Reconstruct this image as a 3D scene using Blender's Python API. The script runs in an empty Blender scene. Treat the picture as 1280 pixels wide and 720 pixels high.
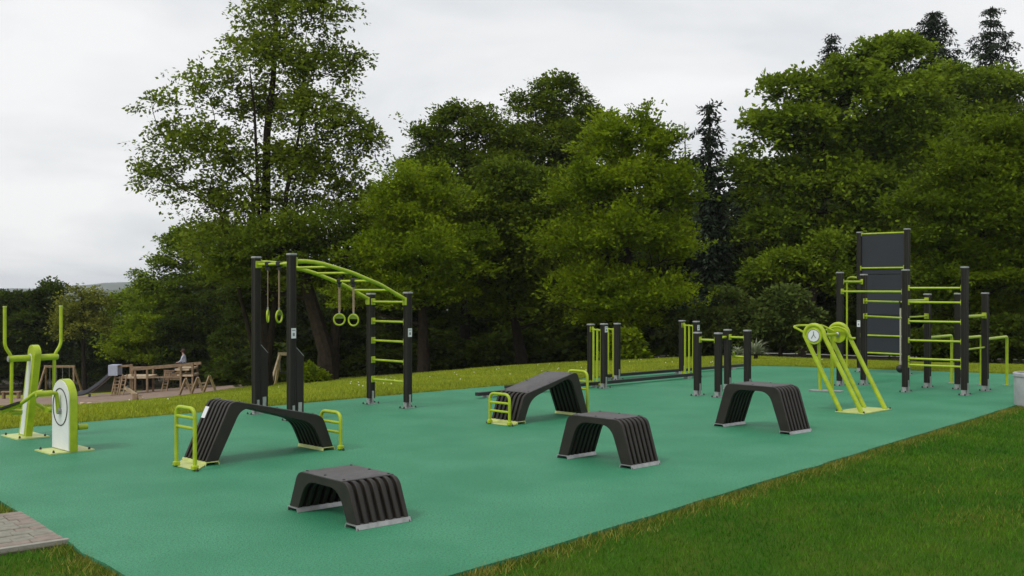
import bpy, bmesh, math, random
import numpy as np
from mathutils import Vector, Matrix
R = math.radians
S = bpy.context.scene
COL = S.collection
random.seed(7)

# ------------------------------------------------------------------ camera
HC, FP = 1.7, 1340.0            # eye height (m), focal length in photo pixels
cam = bpy.data.cameras.new('camera'); camo = bpy.data.objects.new('camera', cam)
COL.objects.link(camo); S.camera = camo
camo.location = (0, 0, HC); camo.rotation_euler = (R(90), 0, 0)
cam.sensor_width = 36; cam.lens = 36 * FP / 1280
cam.clip_start = .1; cam.clip_end = 12000
# ------------------------------------------------------------------ world: overcast
SUN_EL, SUN_AZ = R(50), R(225)   # azimuth clockwise from +Y
W = bpy.data.worlds.new('World'); S.world = W; W.use_nodes = True
nt = W.node_tree; N = nt.nodes; Lk = nt.links; N.clear()
out = N.new('ShaderNodeOutputWorld'); bg = N.new('ShaderNodeBackground')
bg.inputs['Strength'].default_value = .1
sky = N.new('ShaderNodeTexSky'); sky.sky_type = 'NISHITA'; sky.sun_disc = False
sky.sun_elevation = SUN_EL; sky.sun_rotation = SUN_AZ
geo = N.new('ShaderNodeTexCoord')
sep = N.new('ShaderNodeSeparateXYZ'); Lk.new(geo.outputs['Generated'], sep.inputs[0])
zz = N.new('ShaderNodeMath'); zz.operation = 'MAXIMUM'; zz.inputs[1].default_value = 0; Lk.new(sep.outputs[2], zz.inputs[0])
za = N.new('ShaderNodeMath'); za.operation = 'ADD'; za.inputs[1].default_value = .22; Lk.new(zz.outputs[0], za.inputs[0])
cmb = N.new('ShaderNodeCombineXYZ')
for i in (0, 1):
    dv = N.new('ShaderNodeMath'); dv.operation = 'DIVIDE'; Lk.new(sep.outputs[i], dv.inputs[0]); Lk.new(za.outputs[0], dv.inputs[1])
    Lk.new(dv.outputs[0], cmb.inputs[i])
ns = N.new('ShaderNodeTexNoise'); ns.inputs['Scale'].default_value = 1.15; ns.inputs['Detail'].default_value = 6
ns.inputs['Roughness'].default_value = .5; ns.inputs['Distortion'].default_value = .35
Lk.new(cmb.outputs[0], ns.inputs['Vector'])
rp = N.new('ShaderNodeValToRGB'); Lk.new(ns.outputs['Fac'], rp.inputs[0])
rp.color_ramp.elements[0].position = .36; rp.color_ramp.elements[0].color = (.73, .755, .785, 1)
rp.color_ramp.elements[1].position = .60; rp.color_ramp.elements[1].color = (.97, .97, .97, 1)
e = rp.color_ramp.elements.new(.47); e.color = (.855, .868, .882, 1)
sc10 = N.new('ShaderNodeVectorMath'); sc10.operation = 'SCALE'; sc10.inputs['Scale'].default_value = 10; Lk.new(rp.outputs[0], sc10.inputs[0])
mx = N.new('ShaderNodeMix'); mx.data_type = 'RGBA'; mx.inputs[0].default_value = .95
Lk.new(sky.outputs[0], mx.inputs[6]); Lk.new(sc10.outputs[0], mx.inputs[7])
Lk.new(mx.outputs[2], bg.inputs[0]); Lk.new(bg.outputs[0], out.inputs[0])
# ------------------------------------------------------------------ sun (veiled)
sl = bpy.data.lights.new('sun', 'SUN'); sl.energy = 1.5; sl.angle = R(14); sl.color = (1, .97, .92)
so = bpy.data.objects.new('sun', sl); COL.objects.link(so)
d = Vector((math.sin(SUN_AZ) * math.cos(SUN_EL), math.cos(SUN_AZ) * math.cos(SUN_EL), math.sin(SUN_EL)))
so.rotation_euler = d.to_track_quat('Z', 'Y').to_euler(); so.location = (0, 0, 60)
S.view_settings.view_transform = 'Standard'; S.view_settings.look = 'None'
S.view_settings.exposure = 0; S.view_settings.gamma = 1
S.cycles.max_bounces = 7; S.cycles.diffuse_bounces = 4; S.cycles.transmission_bounces = 4
S.cycles.glossy_bounces = 3; S.cycles.volume_bounces = 0; S.cycles.transparent_max_bounces = 4

# ------------------------------------------------------------------ measuring helpers
def G(u, v):                     # photo pixel -> point on the level sports ground
    Y = FP * HC / (v - 360); return ((u - 640) / FP * Y, Y)
def ZV(v, Y): return HC - (v - 360) * Y / FP
def XU(u, Y): return (u - 640) / FP * Y
UE = [-300, 0, 247, 580, 860, 950, 1280, 1700]
YE = [10.5, 12.87, 14.6, 18.05, 22.25, 23.45, 21.1, 19.0]
UA = [-300, 0, 100, 178, 228, 315, 380, 600, 900, 1280, 1700]
AA = [141, 141, 142, 135, 129, 117, 107, 82, 65, 75, 75]
def terr(X, Y):
    X = np.asarray(X, float); Y = np.asarray(Y, float)
    u = np.where(Y > 4, 640 + FP * X / np.maximum(Y, 4), 640)
    ye = np.interp(u, UE, YE); a = np.interp(u, UA, AA)
    dd = np.maximum(0, np.minimum(Y, 130) - ye - .5)
    dd = np.where(dd < 1.5, dd * dd / 3, dd - .75)
    lev = np.maximum(0, np.minimum(Y, 130) - 47)          # the play area lies flatter than the bank above it
    und = .05 * np.sin(X * .31 + 1) * np.sin(Y * .23) * np.minimum(dd / 4, 1)
    return -.03 - a * dd / FP + np.maximum(0, a - 98) * lev / FP + und
def TZ(x, y): return float(terr(x, y))

# ------------------------------------------------------------------ materials
def mat(name, col, rough=.6, var=0., vscale=8., bump=0., bscale=60., metal=0., spec=.5, col2=None, island=0., trans=0., detail=4, coords='Object', fleck=None):
    m = bpy.data.materials.new(name); m.use_nodes = True
    t = m.node_tree; n = t.nodes; l = t.links
    p = n['Principled BSDF']; p.inputs['Roughness'].default_value = rough
    p.inputs['Metallic'].default_value = metal; p.inputs['Specular IOR Level'].default_value = spec
    base = n.new('ShaderNodeRGB'); base.outputs[0].default_value = (*col, 1); src = base.outputs[0]
    tc = n.new('ShaderNodeTexCoord'); cs = tc.outputs['Object']
    if coords == 'World':
        g = n.new('ShaderNodeNewGeometry'); cs = g.outputs['Position']
    if col2 is not None or var:
        c2 = col2 if col2 is not None else tuple(c * (1 - var) for c in col)
        q = n.new('ShaderNodeTexNoise'); q.inputs['Scale'].default_value = vscale; q.inputs['Detail'].default_value = detail
        q.inputs['Roughness'].default_value = .6; l.new(cs, q.inputs['Vector'])
        r = n.new('ShaderNodeValToRGB'); l.new(q.outputs['Fac'], r.inputs[0])
        r.color_ramp.elements[0].position = .38; r.color_ramp.elements[1].position = .64
        mxx = n.new('ShaderNodeMix'); mxx.data_type = 'RGBA'; l.new(r.outputs[0], mxx.inputs[0])
        l.new(src, mxx.inputs[6]); mxx.inputs[7].default_value = (*c2, 1); src = mxx.outputs[2]
    if fleck:                    # fine coloured grain (scale, colour, amount)
        q = n.new('ShaderNodeTexNoise'); q.inputs['Scale'].default_value = fleck[0]; q.inputs['Detail'].default_value = 1; l.new(cs, q.inputs['Vector'])
        r = n.new('ShaderNodeValToRGB'); l.new(q.outputs['Fac'], r.inputs[0])
        r.color_ramp.elements[0].position = .45; r.color_ramp.elements[1].position = .7
        r.color_ramp.elements[1].color = (fleck[2],) * 3 + (1,)
        mxx = n.new('ShaderNodeMix'); mxx.data_type = 'RGBA'; l.new(r.outputs[0], mxx.inputs[0])
        l.new(src, mxx.inputs[6]); mxx.inputs[7].default_value = (*fleck[1], 1); src = mxx.outputs[2]
    if island:
        g = n.new('ShaderNodeNewGeometry'); mr = n.new('ShaderNodeMapRange'); l.new(g.outputs['Random Per Island'], mr.inputs[0])
        mr.inputs[3].default_value = 1 - island; mr.inputs[4].default_value = 1 + island
        vm = n.new('ShaderNodeVectorMath'); vm.operation = 'SCALE'; l.new(src, vm.inputs[0]); l.new(mr.outputs[0], vm.inputs['Scale']); src = vm.outputs[0]
    l.new(src, p.inputs['Base Color'])
    if bump:
        q = n.new('ShaderNodeTexNoise'); q.inputs['Scale'].default_value = bscale; q.inputs['Detail'].default_value = 3; l.new(cs, q.inputs['Vector'])
        b = n.new('ShaderNodeBump'); b.inputs['Strength'].default_value = bump; b.inputs['Distance'].default_value = .02
        l.new(q.outputs['Fac'], b.inputs['Height']); l.new(b.outputs[0], p.inputs['Normal'])
    if trans:
        tr = n.new('ShaderNodeBsdfTranslucent'); l.new(src, tr.inputs[0])
        ms = n.new('ShaderNodeMixShader'); ms.inputs[0].default_value = trans
        l.new(p.outputs[0], ms.inputs[1]); l.new(tr.outputs[0], ms.inputs[2])
        l.new(ms.outputs[0], n['Material Output'].inputs[0])
    return m
M = {}
M['lime'] = mat('lime_paint', (.39, .50, .012), .4, var=.22, vscale=9, bump=.02, bscale=40)
M['plate'] = mat('sky_paled_lime_plate', (.56, .62, .20), .45, var=.2, vscale=9)  # lime plates coloured paler to stand in for the sky they reflect
M['dark'] = mat('dark_plastic', (.024, .019, .015), .5, spec=.35, var=.3, vscale=6, bump=.06, bscale=120)
M['deck'] = mat('sky_sheen_deck', (.092, .085, .084), .5, var=.3, vscale=7, bump=.15, bscale=160, fleck=(35, (.035, .033, .034), .5))  # deck tops greyed up so the colour carries the sky's reflection
M['post'] = mat('dark_profile', (.0165, .0135, .0105), .5, spec=.3, var=.25, vscale=4, bump=.05, bscale=90)
M['black'] = mat('black_rubber', (.012, .012, .013), .55, var=.2)
M['cap'] = mat('grey_cap', (.30, .30, .30), .5, var=.15)
M['steel'] = mat('galvanised_steel', (.42, .42, .42), .45, metal=.6, var=.3, vscale=14)
M['bolt'] = mat('bolt_metal', (.02, .02, .02), .4)
M['white'] = mat('white_print', (.72, .73, .74), .4, var=.05)
M['print'] = mat('grey_print', (.18, .2, .22), .5)
M['strap'] = mat('tan_strap', (.30, .21, .13), .8, var=.2, vscale=30)
M['panel'] = mat('slate_panel', (.017, .019, .028), .5, var=.15, vscale=3)
M['rope'] = mat('pale_rope', (.55, .52, .42), .8, var=.2, vscale=40)
M['wood'] = mat('play_wood', (.31, .215, .125), .75, var=.4, vscale=6, bump=.1)
M['palewood'] = mat('pale_wood', (.60, .47, .31), .7, var=.3, vscale=7)
M['slide'] = mat('slide_plastic', (.11, .125, .15), .4, var=.15)
M['slidebox'] = mat('slide_box', (.38, .42, .52), .5, var=.1)
M['concrete'] = mat('bin_concrete', (.40, .41, .42), .75, var=.25, vscale=5, bump=.15)
M['rubber'] = mat('green_rubber', (.026, .226, .106), .6, col2=(.052, .284, .146), vscale=.9, bump=.55, bscale=110, spec=.4, coords='World', fleck=(62, (.016, .13, .062), .9), detail=8)
M['bark'] = mat('bark', (.034, .026, .018), .9, spec=.1, var=.45, vscale=7, bump=.6, bscale=14)
M['pavergrey'] = mat('paver_grey', (.26, .25, .20), .85, var=.25, vscale=14, bump=.3, bscale=80, coords='World')
M['paverpink'] = mat('paver_pink', (.27, .22, .18), .85, var=.25, vscale=14, bump=.3, bscale=80, coords='World')
M['kerb'] = mat('kerb_stone', (.32, .31, .26), .85, var=.2, vscale=10, bump=.2)
M['joint'] = mat('joint_sand', (.10, .09, .06), .95, var=.3, vscale=30)
M['sand'] = mat('play_sand', (.27, .19, .14), .95, var=.25, vscale=1.5, bump=.4, bscale=9, coords='World')
M['path'] = mat('pale_gravel', (.36, .35, .32), .95, var=.2, vscale=2, coords='World')
M['skin'] = mat('skin', (.50, .30, .22), .6); M['shirt'] = mat('light_shirt', (.50, .55, .68), .8, var=.1)
M['trouser'] = mat('dark_trousers', (.03, .035, .05), .8); M['hair'] = mat('brown_hair', (.05, .02, .012), .7)
M['blade'] = mat('grass_blade', (.036, .150, .003), .6, col2=(.095, .215, .006), vscale=1.0, island=.5, trans=.35, coords='World', spec=.25)
M['blade_far'] = mat('meadow_blade', (.30, .345, .020), .6, col2=(.225, .29, .018), vscale=.7, island=.35, trans=.3, coords='World', spec=.25)
M['dry'] = mat('dry_blade', (.27, .235, .045), .8, col2=(.13, .17, .018), vscale=3, island=.5, trans=.2, coords='World', spec=.2)
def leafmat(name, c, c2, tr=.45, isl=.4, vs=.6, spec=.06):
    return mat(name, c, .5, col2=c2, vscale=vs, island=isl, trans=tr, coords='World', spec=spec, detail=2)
M['l_lime'] = leafmat('linden_leaf', (.185, .242, .016), (.125, .172, .012))
M['l_horn'] = leafmat('hornbeam_leaf', (.205, .278, .008), (.140, .208, .007))
M['l_maple'] = leafmat('maple_leaf', (.188, .262, .013), (.122, .184, .010))
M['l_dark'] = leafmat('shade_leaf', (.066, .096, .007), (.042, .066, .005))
M['l_spruce'] = leafmat('spruce_needle', (.022, .036, .013), (.014, .024, .010), tr=.08, spec=.15)
M['l_deep'] = leafmat('deep_hornbeam_leaf', (.140, .200, .008), (.086, .134, .006))
M['l_mid'] = leafmat('shaded_maple_leaf', (.135, .186, .010), (.088, .132, .008))  # maple green darkened, the shade on these crowns put into the colour
M['l_pale'] = leafmat('pale_leaf', (.25, .265, .035), (.18, .205, .025))
M['l_shrub'] = leafmat('shrub_leaf', (.115, .155, .030), (.075, .11, .02))
M['l_spike'] = leafmat('spiky_leaf', (.34, .38, .25), (.20, .24, .14))
M['puff'] = mat('seed_head', (.7, .7, .62), .9)

def ground_mat():
    m = bpy.data.materials.new('lawn_litter_and_shade'); m.use_nodes = True; t = m.node_tree; n = t.nodes; l = t.links
    p = n['Principled BSDF']; p.inputs['Roughness'].default_value = .95; p.inputs['Specular IOR Level'].default_value = .1
    g = n.new('ShaderNodeNewGeometry'); at = n.new('ShaderNodeAttribute'); at.attribute_name = 'zone'
    sp = n.new('ShaderNodeSeparateColor'); l.new(at.outputs['Color'], sp.inputs[0])
    def noise(s, d=5):
        q = n.new('ShaderNodeTexNoise'); q.inputs['Scale'].default_value = s; q.inputs['Detail'].default_value = d; l.new(g.outputs['Position'], q.inputs['Vector']); return q.outputs['Fac']
    def mix(f, a, b):
        k = n.new('ShaderNodeMix'); k.data_type = 'RGBA'
        if isinstance(f, float): k.inputs[0].default_value = f
        else: l.new(f, k.inputs[0])
        for i, c in ((6, a), (7, b)):
            if isinstance(c, tuple): k.inputs[i].default_value = (*c, 1)
            else: l.new(c, k.inputs[i])
        return k.outputs[2]
    def ramp(f, a, b):
        r = n.new('ShaderNodeMapRange'); l.new(f, r.inputs[0]); r.inputs[1].default_value = a; r.inputs[2].default_value = b; return r.outputs[0]
    lawn = mix(ramp(noise(2.2), .35, .65), (.034, .090, .003), (.058, .092, .006))
    mead = mix(ramp(noise(.9), .35, .65), (.24, .28, .008), (.30, .31, .012))
    mead = mix(ramp(noise(7), .5, .8), mead, (.17, .21, .010))
    lit = mix(ramp(noise(3), .4, .6), (.022, .018, .010), (.035, .030, .012))  # dark soil and litter, with the trees' shadow put into its colour
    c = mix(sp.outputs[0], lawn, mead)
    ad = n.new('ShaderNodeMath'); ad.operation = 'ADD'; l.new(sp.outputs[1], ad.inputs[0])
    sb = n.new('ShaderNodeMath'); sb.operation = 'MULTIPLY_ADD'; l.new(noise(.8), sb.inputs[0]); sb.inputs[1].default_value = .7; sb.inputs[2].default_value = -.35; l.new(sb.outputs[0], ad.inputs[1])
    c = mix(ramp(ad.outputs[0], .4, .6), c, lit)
    l.new(c, p.inputs['Base Color'])
    b = n.new('ShaderNodeBump'); b.inputs['Strength'].default_value = .8; b.inputs['Distance'].default_value = .05; l.new(noise(14, 6), b.inputs['Height']); l.new(b.outputs[0], p.inputs['Normal'])
    return m
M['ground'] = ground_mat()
M['hill'] = mat('wooded_hill', (.035, .055, .022), .9, col2=(.055, .075, .03), vscale=.01, coords='World')

# ------------------------------------------------------------------ mesh helpers
class MB:
    def __init__(s): s.v = []; s.f = []
    def add(s, vs, fs):
        k = len(s.v); s.v += [tuple(v) for v in vs]; s.f += [tuple(i + k for i in f) for f in fs]; return s
    def box(s, c, size, rz=0, ch=0., rot=None):
        x, y, z = (q / 2 for q in size); mt = rot if rot is not None else Matrix.Rotation(rz, 3, 'Z')
        vs = []
        if ch:
            for sz, i in ((-z, 0), (-z + ch, 1), (z - ch, 1), (z, 0)):
                k = ch if i == 0 else 0
                X, Y = x - k, y - k
                c2 = ch * .7
                vs += [(-X + c2, -Y, sz), (X - c2, -Y, sz), (X, -Y + c2, sz), (X, Y - c2, sz), (X - c2, Y, sz), (-X + c2, Y, sz), (-X, Y - c2, sz), (-X, -Y + c2, sz)]
            fs = [tuple(reversed(range(8))), tuple(range(24, 32))]
            for r in range(3):
                for i in range(8): fs.append((r * 8 + i, r * 8 + (i + 1) % 8, r * 8 + 8 + (i + 1) % 8, r * 8 + 8 + i))
        else:
            vs = [(a * x, b * y, q * z) for q in (-1, 1) for a, b in ((-1, -1), (1, -1), (1, 1), (-1, 1))]
            fs = [(3, 2, 1, 0), (4, 5, 6, 7)] + [(i, (i + 1) % 4, 4 + (i + 1) % 4, 4 + i) for i in range(4)]
        C = Vector(c); return s.add([mt @ Vector(v) + C for v in vs], fs)
    def beam(s, a, b, w, h):
        a, b = Vector(a), Vector(b); d = (b - a); q = d.to_track_quat('X', 'Z').to_matrix()
        return s.box((a + b) / 2, (d.length, w, h), rot=q)
    def tube(s, pts, r, n=8, caps=True, flat=1.):
        pts = [Vector(p) for p in pts]; rs = r if isinstance(r, (list, tuple)) else [r] * len(pts)
        vs = []; up = None
        for i, p in enumerate(pts):
            t = (pts[min(i + 1, len(pts) - 1)] - pts[max(i - 1, 0)]).normalized()
            if up is None: up = Vector((0, 0, 1)) if abs(t.z) < .9 else Vector((1, 0, 0))
            a = t.cross(up).normalized(); b = a.cross(t).normalized(); up = b
            for k in range(n):
                an = 2 * math.pi * (k + .5) / n; vs.append(p + (a * math.cos(an) + b * math.sin(an) * flat) * rs[i])
        m = len(pts); fs = [(i * n + k, i * n + (k + 1) % n, (i + 1) * n + (k + 1) % n, (i + 1) * n + k) for i in range(m - 1) for k in range(n)]
        if caps: fs += [tuple(reversed(range(n))), tuple(range((m - 1) * n, m * n))]
        return s.add(vs, fs)
    def loop(s, pts, r, n=8):       # closed tube
        pts = [Vector(p) for p in pts]; m = len(pts); vs = []; c = sum(pts, Vector()) / m
        nor = (pts[0] - c).cross(pts[m // 4] - c).normalized()
        for i, p in enumerate(pts):
            t = (pts[(i + 1) % m] - pts[i - 1]).normalized(); a = t.cross(nor).normalized()
            for k in range(n):
                an = 2 * math.pi * k / n; vs.append(p + (a * math.cos(an) + nor * math.sin(an)) * r)
        return s.add(vs, [(i * n + k, i * n + (k + 1) % n, ((i + 1) % m) * n + (k + 1) % n, ((i + 1) % m) * n + k) for i in range(m) for k in range(n)])
    def lathe(s, prof, n=16, c=(0, 0, 0), rot=None):
        mt = rot if rot is not None else Matrix.Identity(3); C = Vector(c)
        vs = [mt @ Vector((r * math.cos(2 * math.pi * k / n), r * math.sin(2 * math.pi * k / n), z)) + C for r, z in prof for k in range(n)]
        m = len(prof); fs = [(i * n + k, i * n + (k + 1) % n, (i + 1) * n + (k + 1) % n, (i + 1) * n + k) for i in range(m - 1) for k in range(n)]
        return s.add(vs, fs + [tuple(reversed(range(n))), tuple(range((m - 1) * n, m * n))])
    def prism(s, poly, origin, ax, ay, an, t):   # 2-D outline extruded by t along an
        o = Vector(origin); ax, ay, an = Vector(ax), Vector(ay), Vector(an); n = len(poly)
        vs = [o + ax * p[0] + ay * p[1] for p in poly]; vs += [v + an * t for v in vs]
        return s.add(vs, [tuple(reversed(range(n))), tuple(range(n, 2 * n))] + [(i, (i + 1) % n, n + (i + 1) % n, n + i) for i in range(n)])
    def mesh(s, name, m, smooth=False):
        me = bpy.data.meshes.new(name); me.from_pydata(s.v, [], s.f)
        bm = bmesh.new(); bm.from_mesh(me); bmesh.ops.recalc_face_normals(bm, faces=bm.faces); bm.to_mesh(me); bm.free()
        me.materials.append(m)
        if smooth:
            me.polygons.foreach_set('use_smooth', [True] * len(me.polygons))
            try: me.set_sharp_from_angle(angle=R(38))
            except Exception: pass
        return me
    def build(s, name, m, parent=None, smooth=True, loc=None):
        return link(name, s.mesh(name, M[m] if isinstance(m, str) else m, smooth), parent, loc)
def link(name, me, parent=None, loc=None, rz=0):
    o = bpy.data.objects.new(name, me); COL.objects.link(o)
    if parent: o.parent = parent
    if loc is not None: o.location = loc
    if rz: o.rotation_euler.z = rz
    return o
def tag(o, label=None, cat=None, group=None, kind=None):
    if label: o['label'] = label
    if cat: o['category'] = cat
    if group: o['group'] = group
    if kind: o['kind'] = kind
    return o
def thing(name, label, cat, loc, rz=0, group=None):
    o = bpy.data.objects.new(name, None); COL.objects.link(o); o.empty_display_size = .2
    o.location = loc; o.rotation_euler = (0, 0, rz); return tag(o, label, cat, group)
def copy_tree(o, parent=None):
    c = o.copy(); COL.objects.link(c)
    if parent: c.parent = parent
    for ch in list(o.children): copy_tree(ch, c)
    return c
def arr_mesh(name, V, F, m, smooth=False):
    V = np.asarray(V, np.float32); F = np.asarray(F, np.int32); k = F.shape[1]
    me = bpy.data.meshes.new(name); me.vertices.add(len(V)); me.vertices.foreach_set('co', V.ravel())
    me.loops.add(F.size); me.loops.foreach_set('vertex_index', F.ravel())
    me.polygons.add(len(F)); me.polygons.foreach_set('loop_start', np.arange(0, F.size, k, dtype=np.int32))
    if smooth: me.polygons.foreach_set('use_smooth', np.ones(len(F), bool))
    me.update(calc_edges=True); me.validate(); me.materials.append(m); return me
def rounded(pts, d, n=5):        # round the inner corners of a 2-D or 3-D polyline
    P = [Vector(p) for p in pts]; o = [P[0]]
    for i in range(1, len(P) - 1):
        a = (P[i - 1] - P[i]); b = (P[i + 1] - P[i]); q = min(d, a.length * .48, b.length * .48)
        A = P[i] + a.normalized() * q; B = P[i] + b.normalized() * q
        for k in range(n + 1):
            t = k / n; o.append(A * (1 - t) ** 2 + P[i] * 2 * t * (1 - t) + B * t * t)
    return o + [P[-1]]

# ------------------------------------------------------------------ the setting
def axis_vals(lo, hi, parts):
    v = [lo]
    for end, step in parts:
        while v[-1] < end - 1e-6: v.append(min(end, v[-1] + step))
    return np.array(v)
gx = axis_vals(-400, 400, [(-120, 20), (-40, 4), (-12, 1.2), (16, .5), (50, 1.5), (120, 5), (400, 20)])
gy = axis_vals(-60, 420, [(-6, 6), (4, 1), (30, .5), (75, 1.4), (130, 4), (420, 15)])
XX, YY = np.meshgrid(gx, gy); ZZ = terr(XX, YY)
nx, ny = len(gx), len(gy); idx = np.arange(nx * ny).reshape(ny, nx)
Fq = np.stack([idx[:-1, :-1], idx[:-1, 1:], idx[1:, 1:], idx[1:, :-1]], -1).reshape(-1, 4)
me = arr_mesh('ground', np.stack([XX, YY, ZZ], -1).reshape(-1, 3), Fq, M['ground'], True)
uu = np.where(YY > 4, 640 + FP * XX / np.maximum(YY, 4), 640); ye = np.interp(uu, UE, YE)
WOOD_U = [-300, 0, 130, 300, 400, 560, 760, 900, 1030, 1280, 1700]
WOOD_Y = [66, 66, 67, 63, 42, 34, 33, 33, 31, 29, 27]
def meadow(X, Y):
    X = np.asarray(X, float); Y = np.asarray(Y, float)
    u = np.where(Y > 4, 640 + FP * X / np.maximum(Y, 4), 640)
    rl = X + .378 - (Y - 6.328) * .834          # + : right of the near edge of the rubber
    near = (rl > -1.5) & (Y < np.interp(u, UE, YE) + .2)
    return np.where(near | (Y < 9.5), 0., 1.)
zone = np.zeros((nx * ny, 4), np.float32); zone[:, 3] = 1
zone[:, 0] = meadow(XX, YY).ravel()
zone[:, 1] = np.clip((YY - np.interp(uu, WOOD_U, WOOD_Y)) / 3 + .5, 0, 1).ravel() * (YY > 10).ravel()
ca = me.color_attributes.new('zone', 'FLOAT_COLOR', 'POINT'); ca.data.foreach_set('color', zone.ravel())
tag(link('ground', me), kind='structure')

# sports surface: one poured sheet with a rounded lip
edge = [(-1.357, 5.15), (-.378, 6.328), (2.2, 9.42), (4.8, 12.54), (7.18, 15.39), (9.3, 18.05), (11.2, 20.3), (10.08, 21.1), (7.8, 22.35), (6.0, 23.25), (5.43, 23.40),
        (4.6, 23.05), (3.67, 22.25), (1.5, 20.25), (-.81, 18.08), (-2.6, 16.3), (-4.31, 14.62), (-6.147, 12.87), (-7.05, 12.1), (-5.6, 10.42), (-4.11, 8.6), (-2.29, 6.33)]
poly = []
rng = random.Random(3)
for i, p in enumerate(edge):
    q = edge[(i + 1) % len(edge)]; n = max(1, int(math.dist(p, q) / .35))
    for k in range(n):
        t = k / n; j = .018; wv = .014 * math.sin(7 * (p[0] + (q[0] - p[0]) * t)) * math.sin(3.1 * (p[1] + (q[1] - p[1]) * t))
        poly.append((p[0] + (q[0] - p[0]) * t + wv + rng.uniform(-j, j), p[1] + (q[1] - p[1]) * t + rng.uniform(-j, j)))
mb = MB(); mb.prism(poly, (0, 0, -.06), (1, 0, 0), (0, 1, 0), (0, 0, 1), .06)
tag(mb.build('rubber_surface', 'rubber', smooth=False), kind='structure')

# paved path: kerb, bed and single pavers
pu = Vector((-.76, -.65, 0)).normalized(); qv = Vector((-.62, .78, 0)).normalized()   # away from the rubber / along it
po = Vector((-3.035, 7.26, 0))
bed = MB(); bed.prism([(-.02, -.09), (2.6, -.09), (2.6, 1.14), (-.02, 1.14)], po + Vector((0, 0, -.12)), pu, qv, (0, 0, 1), .105)
path_bed = tag(bed.build('paved_path', 'joint', smooth=False), kind='structure')
kb = MB()
for j in range(3):
    kb.prism([(j * .86 - .02, -.06), (j * .86 + .83, -.06), (j * .86 + .83, -.012), (j * .86 - .02, -.012)], po + Vector((0, 0, -.12)), pu, qv, (0, 0, 1), .128).build('kerb_stone', 'kerb', path_bed, False); kb = MB()
rng = random.Random(11)
def paver_mesh(w, h, m):
    b = MB()
    for z, i in ((-.08, 0), (.006, 0), (.012, .006)):
        b.v += [tuple(pu * x + qv * y + Vector((0, 0, z))) for x, y in ((i, i), (w - i, i), (w - i, h - i), (i, h - i))]
    b.f = [(8, 9, 10, 11)] + [(r * 4 + k, r * 4 + (k + 1) % 4, r * 4 + 4 + (k + 1) % 4, r * 4 + 4 + k) for r in (0, 1) for k in range(4)]
    return b.mesh('paver', M[m])
PM = {(w, m): paver_mesh(w, .094, m) for w in (.096, .146, .196) for m in ('pavergrey', 'paverpink')}
for row in range(11):
    x = 0.0
    while x < 2.5:
        w = .196 if row in (0, 10) else rng.choice((.096, .146, .146, .196))
        m = 'paverpink' if ((row in (0, 10) or x == 0) and rng.random() < .75 or rng.random() < .04) else 'pavergrey'
        o = link('paver', PM[(w, m)], path_bed, po + pu * x + qv * (row * .1) + Vector((0, 0, rng.uniform(-.004, .003))))
        o.rotation_euler = (rng.uniform(-.015, .015), rng.uniform(-.015, .015), rng.uniform(-.01, .01)); x += w + .005

def sheet(name, m, ptsUY, lift, du=12, dy=1.2):     # a surface laid on the terrain, outline in (bearing, distance)
    us = [p[0] for p in ptsUY]; V = []; F = []
    cols = np.linspace(min(us), max(us), int((max(us) - min(us)) / du) + 2)
    for u in cols:
        near = np.interp(u, us, [p[1] for p in ptsUY]); far = np.interp(u, us, [p[2] for p in ptsUY])
        for y in np.linspace(near, far, 14):
            y2 = y + .35 * math.sin(u * .21) + .25 * math.sin(u * .05 + 2); x = XU(u, y2); V.append((x, y2, TZ(x, y2) + lift))
    for i in range(len(cols) - 1):
        for k in range(13): F.append((i * 14 + k, (i + 1) * 14 + k, (i + 1) * 14 + k + 1, i * 14 + k + 1))
    return tag(link(name, arr_mesh(name, V, F, M[m], True)), kind='structure')
sheet('play_sand', 'sand', [(-220, 41, 64), (0, 42, 62), (100, 45, 61), (178, 47, 64), (228, 48, 65), (315, 50, 60), (342, 52, 54)], .03)
sheet('woodland_path', 'path', [(540, 47, 48.6), (700, 45.5, 47.2), (900, 41, 42.6), (1100, 40, 41.6), (1400, 39, 40.6)], .04)

# far hills seen through the gap on the left
def ridge(name, Y, base, prof, depth, seed, step):
    xs = np.arange(-Y * 1.1, Y * 1.1, step); rows = 9; V = []; F = []
    rg = np.random.default_rng(seed)
    for j in range(rows):
        t = j / (rows - 1); y = Y + depth * (t - .5)
        h = math.sin(math.pi * min(1, t * 1.0)) if 0 < t < 1 else 0
        for x in xs:
            u = 640 + FP * x / Y; top = np.interp(u, [p[0] for p in prof], [p[1] for p in prof])
            zt = ZV(top, Y) + .0012 * Y * (math.sin(x * 9 / Y + seed) + .6 * math.sin(x * 23 / Y) + .8 * rg.random())
            V.append((x, y, base + (zt - base) * h))
    n = len(xs)
    for j in range(rows - 1):
        for i in range(n - 1): F.append((j * n + i, j * n + i + 1, (j + 1) * n + i + 1, (j + 1) * n + i))
    tag(link(name, arr_mesh(name, V, F, M['hill'], True)), kind='structure')
ridge('hills', 1100, -16, [(-800, 366), (60, 368), (110, 366), (140, 361), (200, 358), (500, 352), (1600, 356)], 500, 2, 7)
ridge('hills', 3000, -16, [(-800, 358), (60, 364), (105, 360), (120, 358), (150, 354.5), (200, 352), (500, 350), (1600, 356)], 900, 5, 25)
valley = MB(); valley.add([(-4200, 418, -14.5), (4200, 418, -14.5), (4200, 4000, -14.5), (-4200, 4000, -14.5)], [(0, 1, 2, 3)])
tag(valley.build('valley_floor', 'hill', smooth=False), kind='structure')

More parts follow.
